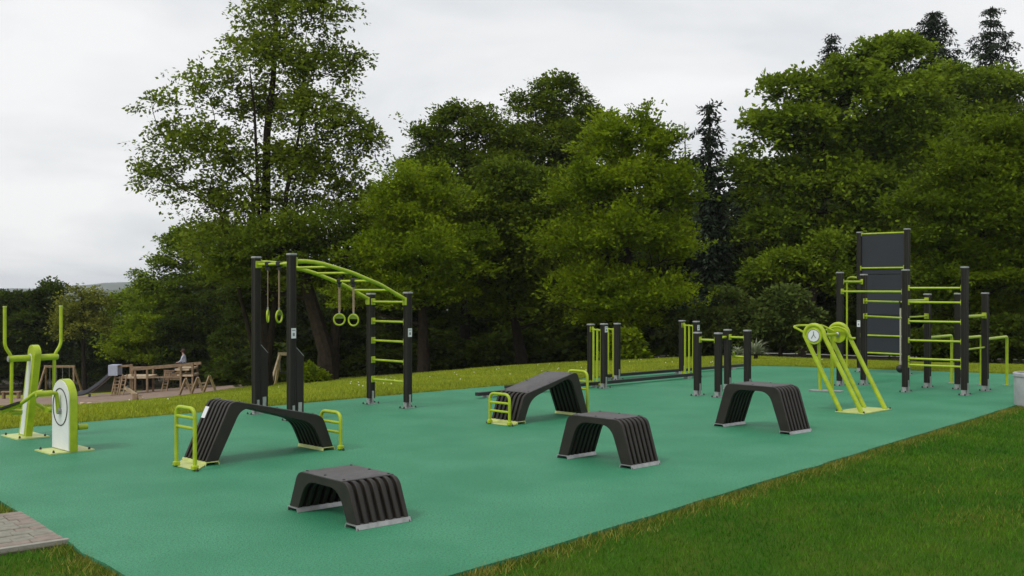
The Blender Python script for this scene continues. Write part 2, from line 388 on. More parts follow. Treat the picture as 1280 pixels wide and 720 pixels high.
# ------------------------------------------------------------------ grass (uncountable: stuff)
nr = np.random.default_rng(5)
def in_poly(px, py, P):
    P = np.array(P); r = np.zeros(len(px), bool); j = len(P) - 1
    for i in range(len(P)):
        xi, yi = P[i]; xj, yj = P[j]
        c = ((yi > py) != (yj > py)) & (px < (xj - xi) * (py - yi) / (yj - yi + 1e-12) + xi); r ^= c; j = i
    return r
def on_path(x, y):
    dx, dy = x - po.x, y - po.y; det = pu.x * qv.y - pu.y * qv.x
    a = (dx * qv.y - dy * qv.x) / det; b = (pu.x * dy - pu.y * dx) / det
    return (a > -.02) & (a < 2.6) & (b > -.085) & (b < 1.13)
def blades(name, m, x, y, h, w, lean=.5, label=None):
    n = len(x); z = terr(x, y); a = nr.uniform(0, 2 * np.pi, n); b = nr.uniform(0, 2 * np.pi, n)
    hh = h * nr.uniform(.55, 1.25, n); ww = w * nr.uniform(.7, 1.3, n); le = hh * lean * nr.random(n) ** .6 * 1.4
    dx, dy = np.cos(a) * ww / 2, np.sin(a) * ww / 2
    V = np.zeros((n, 3, 3)); V[:, 0] = np.stack([x - dx, y - dy, z - .01], 1); V[:, 1] = np.stack([x + dx, y + dy, z - .01], 1)
    V[:, 2] = np.stack([x + np.cos(b) * le, y + np.sin(b) * le, z + hh], 1)
    o = link(name, arr_mesh(name, V.reshape(-1, 3), np.arange(3 * n).reshape(n, 3), M[m]))
    return tag(o, label, 'grass', kind='stuff')
# lawn in front: density falls with distance
n = 1300000; x = nr.uniform(-6, 13, n); y = nr.uniform(4.6, 22, n)
u = 640 + FP * x / y; keep = (u > -60) & (u < 1380) & (meadow(x, y) < .5) & ~in_poly(x, y, edge) & ~on_path(x, y)
keep &= (360 + FP * HC / y < 800) & (nr.random(n) < np.clip((9.5 / y) ** 1.3, 0, 1))
x, y = x[keep], y[keep]
blades('lawn_grass', 'blade', x, y, .033, .0068 * np.clip(y / 8, .8, 2), .8, 'short dark green mown grass in front of the green rubber surface')
# meadow strip behind
n = 420000; u = nr.uniform(-40, 1320, n); t = nr.random(n) ** 1.5
ye_ = np.interp(u, UE, YE); y = ye_ + .02 + t * (np.interp(u, WOOD_U, WOOD_Y) - ye_ + 2); x = XU(u, y)
keep = ~in_poly(x, y, edge); keep &= ~((u < 342) & (y > np.interp(u, [-220, 0, 100, 178, 228, 315, 342], [41, 42, 45, 47, 48, 50, 52]) - .1))
keep &= nr.random(n) < .75
blades('meadow_grass', 'blade_far', x[keep], y[keep], .06, .0011 * y[keep], .8, 'bright yellow green meadow grass between the rubber surface and the trees')
# dry tufts along the lip of the rubber
ex = []; ey = []
for i, p in enumerate(edge):
    q = edge[(i + 1) % len(edge)]; L = math.dist(p, q); k = int(L * 760); t = nr.random(k)
    nxn, nyn = (q[1] - p[1]) / L, -(q[0] - p[0]) / L; off = np.abs(nr.normal(0, .12, k)) - .02
    ex.append(p[0] + (q[0] - p[0]) * t + nxn * off); ey.append(p[1] + (q[1] - p[1]) * t + nyn * off)
ex, ey = np.concatenate(ex), np.concatenate(ey)
# bare, yellowed patches in the lawn
cx = nr.uniform(-1, 12, 60); cy = nr.uniform(6, 18, 60)
for a, b in zip(cx, cy):
    k = int(nr.integers(60, 220)); s = nr.uniform(.1, .3); ex = np.append(ex, a + nr.normal(0, s, k)); ey = np.append(ey, b + nr.normal(0, s, k))
keep = ~in_poly(ex, ey, edge) & ~on_path(ex, ey)
blades('dry_grass', 'dry', ex[keep], ey[keep], .042, .009, .9, 'yellowed dry grass along the edge of the green rubber surface')
ws = MB()
for i in range(48):
    u_ = random.uniform(420, 900) if i < 34 else random.uniform(0, 1250); yy = np.interp(u_, UE, YE) + random.uniform(1, 13) * (1 if u_ > 380 else 1.8); xx = XU(u_, yy)
    ws.lathe([(.003, 0), (.012, .007), (.014, .018), (.004, .026)], 5, (xx, yy, TZ(xx, yy) + .06))
tag(ws.build('seed_heads', 'puff'), 'tiny white seed heads dotted over the meadow grass', 'flowers', kind='stuff')

# ------------------------------------------------------------------ posts and bars
_pm = {}
def post_mesh(H, w=.095):
    k = round(H, 3)
    if k not in _pm:
        h = w / 2; g = .006; prof = []
        for r in range(4):
            a = Matrix.Rotation(r * math.pi / 2, 2)
            for p in ((-h + .008, -h), (-.02, -h), (-.016, -h + g), (.016, -h + g), (.02, -h), (h - .008, -h), (h, -h + .008)): prof.append(a @ Vector(p))
        b = MB(); b.prism([tuple(p) for p in prof], (0, 0, .085), (1, 0, 0), (0, 1, 0), (0, 0, 1), H - .085 - .02); _pm[k] = b.mesh('post', M['post'])
    return _pm[k]
_b = MB(); _b.box((0, 0, .012), (.104, .104, .026), ch=.006); CAP = _b.mesh('post_cap', M['cap'])
_b = MB(); _b.box((0, 0, .006), (.17, .13, .01)); _b.box((0, 0, .05), (.06, .055, .08)); _b.box((0, -.0505, .11), (.034, .007, .17)); _b.box((0, .0505, .11), (.034, .007, .17)); _b.box((-.05, 0, .045), (.006, .07, .075)); FOOT = _b.mesh('post_foot', M['steel'])
_b = MB(); _b.lathe([(.013, 0), (.013, .012), (.007, .026)], 6); BOLT = _b.mesh('anchor_bolt', M['bolt'])
def add_post(T, X, Y, H, rz=R(45), sticker=None, bolts=True):
    lx, ly = X - T.location.x, Y - T.location.y
    p = link('post', post_mesh(H), T, (lx, ly, 0), rz)
    link('post_cap', CAP, p, (0, 0, H - .02)); link('post_foot', FOOT, p)
    if bolts:
        for sx in (-1, 1):
            for sy in (-1, 1): link('anchor_bolt', BOLT, p, (sx * .105, sy * .045, .006))
    if sticker:
        z, side, hgt = sticker; b = MB(); an = {'L': -1, 'R': 1}[side]
        b.box((0, 0, 0), (.07, .003, hgt))
        s = b.build('sticker', 'white', p, False, (-.0495 if side == 'L' else 0, -.0495 if side == 'R' else 0, z)); s.rotation_euler.z = 0 if side == 'R' else R(-90)
        b = MB(); b.box((0, -.0022, -hgt * .12), (.03, .0015, hgt * .3)); b.build('printed_picture', 'print', s, False)
        b = MB(); b.box((0, -.0022, hgt * .3), (.05, .0015, .012)); b.build('printed_line', 'print', s, False)
    return p
def bar(T, a, b, z, r=.017, z2=None, plates=True, m='lime', name='bar', gap=.045):
    o = T.location; A = Vector((a[0] - o.x, a[1] - o.y, z)); B = Vector((b[0] - o.x, b[1] - o.y, z if z2 is None else z2))
    d = (B - A).normalized(); A2, B2 = A + d * gap, B - d * gap
    k = MB(); k.tube([A2, B2], r, 10); bo = k.build(name, m, T)
    if plates:
        for P, s in ((A2, 1), (B2, -1)):
            k = MB(); k.box(P + d * s * .006, (.012, .075, .095), math.atan2(d.y, d.x), ch=.004); k.build('bracket', m, bo)
    return bo
def rail(T, pts, r, m='lime', name='rail', n=10, round_=.08):
    o = T.location; P = [Vector((p[0] - o.x, p[1] - o.y, p[2])) for p in pts]
    k = MB(); k.tube(rounded(P, round_, 6) if round_ else P, r, n); return k.build(name, m, T)

# --- overhead ladder with rings
A_, B_, C_, D_ = (-3.45, 14.46), (-2.83, 13.76), (-2.07, 15.72), (-1.475, 15.17)
T = thing('overhead_ladder', 'arched lime green overhead ladder on four dark posts with hanging rings', 'climbing frame', (-2.46, 14.78, 0))
for P, H, st in ((A_, 2.12, None), (B_, 2.14, (1.12, 'R', .13)), (C_, 1.62, None), (D_, 1.64, (1.07, 'R', .12))):
    p = add_post(T, *P, H, sticker=st)
    if H > 2:                                    # short plank bolted to the tall posts, cut on the slant
        b = MB(); b.prism([(.052, .09), (.150, .09), (.150, .82), (.052, .93)], (0, -.04, 0), (1, 0, 0), (0, 0, 1), (0, 1, 0), .08); pl = b.build('side_plank', 'post', p, False)
        pl.rotation_euler.z = R(-10)
        b = MB(); b.beam((.053, 0, .934), (.151, 0, .824), .082, .006); b.build('plank_edge', 'cap', pl, False)
        b = MB(); b.box((.10, -.0425, .15), (.05, .005, .16)); b.build('strap_plate', 'steel', pl, False)
zs = np.interp(np.linspace(0, 1, 13), [0, .12, .25, .5, .75, 1], [2.045, 2.05, 2.02, 1.905, 1.744, 1.52])
def on(P, Q, t): return (P[0] + (Q[0] - P[0]) * t, P[1] + (Q[1] - P[1]) * t)
for P, Q in ((B_, D_), (A_, C_)): rail(T, [(*on(P, Q, t), float(zq)) for t, zq in zip(np.linspace(0, 1, 13), zs)], .027, name='arched_rail', round_=.05)
for t in (0.0, 1 / 6, 1 / 3, .5, 2 / 3, 5 / 6):
    bar(T, on(A_, C_, t), on(B_, D_, t), float(np.interp(t, np.linspace(0, 1, 13), zs)) - (.03 if t == 0 else 0), .016, plates=(t == 0), name='rung', gap=.05 if t == 0 else 0)
for zq in (1.50, 1.217, .935, .652, .368): bar(T, C_, D_, zq, .016, name='rung', gap=.05)
for P, zq in ((A_, 2.04), (B_, 2.05), (C_, 1.52), (D_, 1.52)):
    b = MB(); sg = 1 if P in (A_, B_) else -1; b.box((P[0] - T.location.x + sg * .04, P[1] - T.location.y + sg * .04, zq - .01), (.03, .075, .11), R(45), ch=.005); b.build('bracket', 'lime', T)
def ring(x, y, ztop, L, face, label):
    T = thing('gym_ring', label, 'gym ring', (x, y, ztop), face, 'gym rings hanging from the overhead ladder')
    b = MB(); b.box((0, 0, .0), (.07, .075, .07), ch=.012); b.box((0, 0, -.055), (.035, .05, .06), ch=.008); b.build('clamp', 'black', T)
    b = MB(); b.box((0, 0, -.07 - L / 2), (.032, .008, L)); st = b.build('strap', 'strap', T)
    b = MB(); b.lathe([(.012, 0), (.012, .03)], 8, (0, 0, -.07 - L - .028)); b.build('shackle', 'steel', T)
    c = -.07 - L - .028 - .088; rr = .078
    b = MB(); b.loop([(rr * math.cos(a), 0, c + rr * math.sin(a)) for a in np.linspace(0, 2 * math.pi, 29)[:-1]], .0125, 8); ho = b.build('hoop', 'lime', T)
    seg = [(.07 * math.cos(a), .07 * math.sin(a)) for a in np.linspace(R(12), R(168), 12)]
    b = MB(); b.prism(seg, (0, -.006, c), (1, 0, 0), (0, 0, 1), (0, 1, 0), .012); b.build('handle_plate', mat_ring, ho)
mat_ring = mat('ring_plate', (.12, .19, .012), .5)
for f, face, lab in ((.34, R(95), 'gym ring seen edge on, closest to the tall left post'), (.66, R(74), 'gym ring turned half sideways beside the tall sticker post')):
    p = on(A_, B_, f); ring(p[0], p[1], 2.015, .50, face, lab)
zr = float(np.interp(2 / 3, np.linspace(0, 1, 13), zs))
for f, face, lab in ((.13, R(2), 'left one of the two gym rings facing forward, hanging from the middle rung'), (.52, R(-22), 'right one of the two gym rings facing forward, hanging from the middle rung')):
    p = on(on(A_, C_, 2 / 3), on(B_, D_, 2 / 3), f); ring(p[0], p[1], zr, .36, face, lab)

# --- ribbed benches
def profile(L, l1, l2, H1, H2, t, tt, ins=0., z0=.034):
    O = [(ins, z0), (l1 + ins, H1 - ins * .55), (L - l2 - ins, H2 - ins * .55), (L - ins, z0)]
    t2 = t - ins; k1 = (H1 - tt - z0) / (H1 - z0); k2 = (H2 - tt - z0) / (H2 - z0)
    I = [(t2, z0), (l1 * k1 + t2 + .02, H1 - tt + ins * .3), (L - l2 * k2 - t2 - .02, H2 - tt + ins * .3), (L - t2, z0)]
    return rounded([Vector(p) for p in O], .072, 6), rounded([Vector(p) for p in I], .13, 6)
def slab(mb, O, I, y0, y1, cx, cy):
    n = len(O); vs = [(p.x - cx, y - cy, p.y) for y in (y0, y1) for p in O] + [(p.x - cx, y - cy, p.y) for y in (y0, y1) for p in I]
    o0, o1, i0, i1 = 0, n, 2 * n, 3 * n; fs = []
    for k in range(n - 1):
        fs += [(o0 + k, o0 + k + 1, o1 + k + 1, o1 + k), (i0 + k, i1 + k, i1 + k + 1, i0 + k + 1), (o0 + k, i0 + k, i0 + k + 1, o0 + k + 1), (o1 + k, o1 + k + 1, i1 + k + 1, i1 + k)]
    fs += [(o0, o1, i1, i0), (o0 + n - 1, i0 + n - 1, i1 + n - 1, o1 + n - 1)]
    mb.add(vs, fs)
def bench(name, label, cat, corner, ang, L, Wd, l1, l2, H1, H2, group, t=.13, tt=.06, plate='steel', hoops=(), sticker=False):
    ca, sa = math.cos(ang), math.sin(ang); cx, cy = L / 2, Wd / 2
    T = thing(name, label, cat, (corner[0] + ca * cx - sa * cy, corner[1] + sa * cx + ca * cy, 0), ang, group)
    O, I = profile(L, l1, l2, H1, H2, t, tt); Oc, Ic = profile(L, l1, l2, H1, H2, t, tt, .030)
    b = MB(); slab(b, Oc, Ic, .01, Wd - .01, cx, cy); b.build('core', 'dark', T, False)
    nr_ = 7; rw = .036; pitch = (Wd - rw) / (nr_ - 1)
    for i in range(nr_):
        y0 = i * pitch; b = MB(); slab(b, O, I, y0, y0 + rw, cx, cy); r = b.build('rib', 'dark', T)
        md = r.modifiers.new('b', 'BEVEL'); md.width = .005; md.segments = 2; md.limit_method = 'ANGLE'; md.angle_limit = R(50)
    # smooth deck laid over the ribs
    dx = (L - l2) - l1; sl = math.atan2(H2 - H1, dx); d0, d1 = .07, .07
    a = Vector((l1 + d0 * math.cos(sl) - cx, 0, H1 + d0 * math.sin(sl) + .001)); e_ = Vector((L - l2 - d1 * math.cos(sl) - cx, 0, H2 - d1 * math.sin(sl) + .001))
    b = MB(); b.box((a + e_) / 2, ((e_ - a).length, Wd + .004, .014), rot=Matrix.Rotation(-sl, 3, 'Y'), ch=.004); dk = b.build('top_plate', 'deck', T)
    for fx in (.04, .5, .96):
        for fy in (-1, 1):
            q = a.lerp(e_, fx); k = MB(); k.lathe([(.011, 0), (.011, .004), (.006, .007)], 8, (q.x, fy * (Wd / 2 - .03), q.z + .007)); k.build('screw', 'bolt', dk)
    for x0, x1 in ((-.015, t + .008), (L - t - .008, L + .015)):
        b = MB(); w = x1 - x0; xm = (x0 + x1) / 2 - cx
        b.box((xm, 0, .031), (w - .02, Wd + .02, .008)); b.box((x0 - cx + .008, 0, .0175), (.008, Wd + .02, .035), rot=Matrix.Rotation(R(18), 3, 'Y')); b.box((x1 - cx - .008, 0, .0175), (.008, Wd + .02, .035), rot=Matrix.Rotation(R(-18), 3, 'Y'))
        f = b.build('foot_plate', plate, T, False)
        for fy in (-1, 1): link('anchor_bolt', BOLT, f, (xm + (.07 if x0 > 0 else -.07), fy * (Wd / 2 - .002), -.004)).scale = (.75, .75, .75)
    if sticker:
        n_ = (O[1] - O[0]).normalized(); q = O[0].lerp(O[1], .86); rt = Matrix.Rotation(math.pi / 2 - math.atan2(n_.y, n_.x), 3, 'Y')
        b = MB(); b.box(Vector((q.x - cx, Wd / 2 - .06, q.y)) + rt @ Vector((-.006, 0, 0)), (.004, .07, .12), rot=rt); b.build('sticker', 'white', T, False)
    for x, ya, yb, h, bars in hoops:
        xl = x - cx; yl, yh = ya - cy, yb - cy
        b = MB(); b.tube(rounded([(xl, yl, .01), (xl, yl, h), (xl, yh, h), (xl, yh, .01)], .085, 7), .019, 10); ho = b.build('hand_hoop', 'lime', T)
        for zb in bars: b = MB(); b.tube([(xl, yl, zb), (xl, yh, zb)], .015, 8); b.build('cross_bar', 'lime', ho)
        for yy in (yl, yh):
            b = MB(); b.box((xl, yy, .03), (.06, .05, .05), ch=.01); b.build('hoop_foot', 'lime', ho)
            link('anchor_bolt', BOLT, ho, (xl + (.07 if x > 0 else -.07) * 0 , yy + (.05 if yy > yl else -.05), .004))
        s = 1 if x > L / 2 else -1; xe = (L + .02 if s > 0 else -.02) - cx
        if abs(xl - xe) > .03:
            b = MB(); b.prism([(min(xl, xe), yl - .03), (max(xl, xe), -cy - .005), (max(xl, xe), cy), (min(xl, xe), yh + .03)] if s < 0 else [(min(xl, xe), -cy), (max(xl, xe), yl - .03), (max(xl, xe), yh + .03), (min(xl, xe), cy)], (0, 0, .003), (1, 0, 0), (0, 1, 0), (0, 0, 1), .008); b.build('base_plate', plate, T, False)
    return T
gb = 'ribbed dark jump boxes on the rubber surface'
bench('jump_box', 'lowest and nearest ribbed dark jump box, at the front of the rubber surface', 'jump box', (-1.705, 8.21), R(-48.5), .93, .45, .12, .12, .315, .315, gb)
bench('jump_box', 'middle height ribbed dark jump box in front of the sloping bench', 'jump box', (.463, 10.735), R(-46), .945, .41, .13, .13, .445, .445, gb)
bench('jump_box', 'tallest ribbed dark jump box, standing in front of the short low posts', 'jump box', (2.50, 13.206), R(-48), 1.07, .43, .16, .16, .535, .535, gb)
gs = 'sloping ribbed benches with lime green hand hoops'
bench('sloping_bench', 'sloping ribbed bench on the left, high end left, with white sticker', 'exercise bench', (-2.921, 10.24), R(45), 1.47, .44, .27, .13, .60, .365, gs, plate='plate', sticker=True,
      hoops=((-.215, -.177, .175, .575, (.487, .389)), (1.50, -.09, .26, .39, (.285, .185))))
bench('sloping_bench', 'sloping ribbed bench in the middle with its high end on the right', 'exercise bench', (.0688, 13.353), R(45), 1.34, .47, .12, .22, .36, .595, gs, plate='plate',
      hoops=((-.19, -.05, .30, .385, (.275, .17)), (1.37, .04, .39, .58, (.445, .345))))

# --- bar gates over two long ground beams
gg = 'post pairs with lime green vertical bars'
def gate(p, q, H, nb, label, st=None, H2=None):
    T = thing('bar_gate', label, 'exercise gate', ((p[0] + q[0]) / 2, (p[1] + q[1]) / 2, 0), 0, gg)
    add_post(T, *p, H); add_post(T, *q, H2 or H, sticker=st)
    for i in range(nb):
        f = (i + .75) / (nb + .5); x, y = on(p, q, f); b = MB(); b.tube([(x - T.location.x, y - T.location.y, .03), (x - T.location.x, y - T.location.y, H - .07)], .019, 8); b.build('upright_bar', 'lime', T)
    bar(T, p, q, H - .09, .014, name='top_bar'); bar(T, p, q, .05, .014, name='bottom_bar')
gate((1.375, 18.72), (1.56, 18.17), 1.07, 3, 'front pair of dark posts with lime bars, beside the sloping bench', (1.0, 'R', .1), 1.095)
gate((1.75, 20.3), (1.95, 19.86), 1.02, 2, 'second pair of dark posts with lime bars, just behind the front pair', None, 1.045)
gate((3.30, 20.8), (3.49, 20.30), 1.07, 3, 'farthest pair of dark posts with lime bars, behind the short low posts', (.95, 'R', .1))
def ground_beam(a, b, label, lift=.03, feet=()):
    T = thing('balance_beam', label, 'balance beam', ((a[0] + b[0]) / 2, (a[1] + b[1]) / 2, 0), 0, 'long black ground beams')
    o = T.location; d = Vector((b[0] - a[0], b[1] - a[1], 0)).normalized()
    k = MB(); k.beam((a[0] - o.x, a[1] - o.y, lift + .035), (b[0] - o.x, b[1] - o.y, lift + .035), .085, .05); k.build('beam', 'black', T, False)
    for f in feet: x, y = on(a, b, f); k = MB(); k.box((x - o.x, y - o.y, lift / 2 + .002), (.12, .12, lift + .016), R(45)); k.build('beam_foot', 'steel', T, False)
ground_beam((-.54, 16.5), (3.42, 20.27), 'front black ground beam running behind the sloping bench to the far gate', feet=(.04, .5, .97))
ground_beam((1.70, 19.9), (4.93, 22.72), 'rear black ground beam running past the short low posts', feet=(.05, .5, .9))
ground_beam((-.1, 17.7), (1.2, 18.85), 'short black ground beam half hidden behind the sloping bench', feet=(.1, .9))

# --- short posts with push-up bars
T = thing('push_up_frame', 'four short dark posts joined by lime green push up bars', 'exercise frame', (3.4, 17.35, 0))
Q = [(2.93, 16.93), (3.215, 16.70), (3.63, 18.05), (3.905, 17.78)]
for p in Q: add_post(T, *p, 1.0)
bar(T, Q[0], Q[1], .885, .018); bar(T, Q[2], Q[3], .875, .018)
bar(T, (Q[2][0] - .1, Q[2][1] - .08), Q[2], .875, .02, gap=0, plates=False)
rail(T, [(3.74, 18.1, .62), (3.76, 18.15, .54), (3.95, 18.05, .54), (3.97, 18.0, .54)], .018, name='low_bar', round_=.05)

# --- air walker with dial
def air_walker():
    a1 = Vector((4.507, 14.7, 0)); e1 = Vector((.75, -.66, 0)).normalized(); b1 = Vector((4.985, 15.16, 0))
    nrm = Vector((-e1.y, e1.x, 0))               # away from the viewer
    T = thing('air_walker', 'lime green air walker of two leaning tube loops with a white dial', 'exercise machine', (4.92, 14.8, 0)); o = Vector(T.location)
    lc, zc, rr = -.385, 1.035, .148
    def loopp(s0):
        P = [s0 + e1 * -.0]
        pts = [s0 + Vector((0, 0, .01))]
        for an in np.linspace(math.pi, 0, 17): pts.append(s0 + e1 * (lc + rr * math.cos(an) * .98) + Vector((0, 0, zc + rr * math.sin(an))))
        pts.append(s0 + e1 * .30 + Vector((0, 0, .01))); return [p - o for p in pts]
    for s0 in (a1, b1): b = MB(); b.tube(loopp(s0), .031, 12); b.build('tube_loop', 'lime', T)
    b = MB(); cs = [a1 - e1 * .05 - nrm * .07, a1 + e1 * .36 - nrm * .07, b1 + e1 * .36 + nrm * .08, b1 - e1 * .05 + nrm * .08]
    b.prism([(c.x - o.x, c.y - o.y) for c in cs], (0, 0, .002), (1, 0, 0), (0, 1, 0), (0, 0, 1), .012); bp = b.build('base_plate', 'plate', T, False)
    for c in cs:
        q = c.lerp(sum(cs, Vector()) / 4, .06) - o; link('anchor_bolt', BOLT, bp, (q.x, q.y, .012))
    rot = Matrix((e1, Vector((0, 0, 1)), -nrm)).transposed()
    for s0, kind in ((a1, 1), (b1, 0)):
        c = s0 + e1 * lc + Vector((0, 0, zc)) - o
        b = MB(); b.lathe([(.118, -.02), (.122, 0), (.118, .02)], 28, c, rot); dc = b.build('hub_disc', 'lime', T)
        if kind:
            b = MB(); b.lathe([(.092, 0), (.092, .005)], 32, c + rot @ Vector((0, 0, .021)), rot); d_ = b.build('dial', 'white', dc)
            rg = MB(); rg.loop([c + rot @ Vector((.086 * math.cos(t), .086 * math.sin(t), .0265)) for t in np.linspace(0, 2 * math.pi, 33)[:-1]], .0035, 6); rg.build('dial_ring', 'bolt', dc)
            f = MB()                             # running figure of three strokes and a head
            for p, q in (((0, .012), (0, .048)), ((0, .016), (-.032, -.038)), ((0, .016), (.034, -.030)), ((0, .044), (.0, .060))):
                f.beam(c + rot @ Vector((*p, .0275)), c + rot @ Vector((*q, .0275)), .012, .004)
            f.build('dial_figure', 'bolt', dc, False)
        else:
            b = MB(); b.lathe([(.034, .02), (.034, .055), (.02, .065)], 14, c, rot); b.build('bearing', 'steel', dc)
    ca, cb = (s + e1 * lc + Vector((0, 0, zc)) - o for s in (a1, b1))
    b = MB(); b.tube([ca, cb], .024, 10); b.build('axle', 'lime', T)
    for f, dz, sh in ((.16, .03, .03), (.72, .0, -.0)):
        top = ca.lerp(cb, f); bot = top + Vector((0, 0, -.79 + dz)) + e1 * sh
        b = MB(); b.tube([top, bot], .024, 10); ar = b.build('swing_arm', 'lime', T)
        b = MB(); b.box(bot + Vector((0, 0, -.012)), (.13, .30, .022), math.atan2(nrm.y, nrm.x), ch=.006); b.build('foot_pad', 'steel', ar)
    b = MB(); z = Vector((0, 0, 1))
    b.tube(rounded([ca - e1 * .15 + z * .04 - nrm * .0, ca - e1 * .31 + z * .12 - nrm * .02, ca - e1 * .28 + z * .135 + nrm * .10, ca + e1 * .02 + z * .14 + nrm * .20, ca + e1 * .14 + z * .06 + nrm * .3], .04, 5), .016, 8); b.build('handlebar', 'lime', T)
    b = MB(); b.tube(rounded([cb - e1 * .16 + z * .06 - nrm * .06, cb + e1 * .02 + z * .115 - nrm * .10, cb + e1 * .15 + z * .07 - nrm * .08, cb + e1 * .19 - z * .05 - nrm * .05, cb + e1 * .25 - z * .05], .05, 5), .016, 8); b.build('handlebar', 'lime', T)
air_walker()

# --- multi frame on the right
R1, R2, R3, R4, R5 = (5.713, 18.67), (7.04, 21.7), (6.19, 18.86), (7.74, 21.0), (6.433, 17.52)
R6, R7, R8, R9 = (7.18, 17.0), (7.093, 18.3), (7.503, 18.03), (7.834, 17.75)
T = thing('climbing_station', 'large dark post climbing station with lime bars, ladders and parallel bars', 'climbing frame', (6.9, 18.9, 0))
for p, H, st in ((R1, 1.975, None), (R3, 1.94, None), (R5, 2.0, None), (R6, 2.035, None), (R7, 1.6, None), (R8, 1.61, None), (R9, 1.62, None), (R2, 2.83, (.98, 'L', .13)), (R4, 2.86, None)):
    add_post(T, *p, H, sticker=st)
bar(T, R1, R5, 1.64); bar(T, R1, R3, 1.81, .02)
for zq in (1.70, 1.468, 1.158, .848, .551, .448): bar(T, R5, R6, zq, name='rung')
for zq in (1.47, 1.208): bar(T, R3, R5, zq, .015, name='rung')
bar(T, R5, R7, 1.49, .022); bar(T, R5, R7, 1.22, .015); bar(T, R6, R9, 1.245, .026); bar(T, R6, R9, .72, .015, plates=False)
for p, q in ((R7, (7.85, 19.14)), (R8, (8.23, 18.8)), (R9, (8.62, 18.67))):
    rail(T, [(*p, .852), (*q, .852), (*q, .004)], .025, name='parallel_bar', round_=.06)
    b = MB(); b.box((q[0] - T.location.x, q[1] - T.location.y, .006), (.11, .11, .01), R(45)); b.build('bar_foot', 'steel', T, False)
dR = Vector((R4[0] - R2[0], R4[1] - R2[1], 0)); nR = Vector((dR.y, -dR.x, 0)).normalized(); nR = -nR if nR.y > 0 else nR
pc = Vector(((R2[0] + R4[0]) / 2 - T.location.x, (R2[1] + R4[1]) / 2 - T.location.y, 0))
for z0, z1 in ((.38, 1.16), (1.166, 1.97), (1.976, 2.77)):
    b = MB(); b.box(pc + Vector((0, 0, (z0 + z1) / 2)), (dR.length - .10, .03, z1 - z0), math.atan2(dR.y, dR.x), ch=.004); b.build('wall_panel', 'panel', T)
for zq in (2.79, 2.10, .75, .40):
    s = nR * (.03 if zq < 2.7 else 0); bar(T, (R2[0] + s.x, R2[1] + s.y), (R4[0] + s.x, R4[1] + s.y), zq, .017, gap=.04)
Pp = (7.14, 22.85)
rail(T, [(*R2, 1.90), (R2[0] + .02, R2[1] + .6, 1.93), (Pp[0], Pp[1], 1.90), (*Pp, .004)], .019, name='climbing_pole', round_=.18)
T2 = thing('hanging_ball_rope', 'pale rope with a black ball hanging beside a dark post', 'climbing rope', (*on(R3, R5, .885), 1.46)); 

b = MB(); b.box((0, 0, -.03), (.05, .05, .12), ch=.01); b.build('clamp', 'black', T2)
b = MB(); b.tube([(0, 0, -.08), (0, 0, -1.03)], .013, 8); b.build('rope', 'rope', T2)
b = MB(); b.lathe([(.068 * math.sin(a) + .001, -1.09 - .068 * math.cos(a)) for a in np.linspace(0, math.pi, 13)], 18); b.build('ball', 'black', T2)

# --- round litter bin at the right edge
T = thing('litter_bin', 'low round grey concrete bin at the right edge on the grass', 'bin', (7.64, 15.62, -.02))
b = MB(); b.lathe([(.29, 0), (.30, .02), (.30, .43), (.315, .435), (.315, .475), (.30, .487), (.262, .487), (.255, .30)], 36); b.build('bin_body', 'concrete', T)
b = MB(); b.box((-.14, -.295, .2), (.035, .05, .40), R(-26), ch=.008); b.build('bin_bracket', 'steel', T)
b = MB(); b.lathe([(.255, .31), (.255, .33)], 30); b.build('bin_liner', 'black', T)

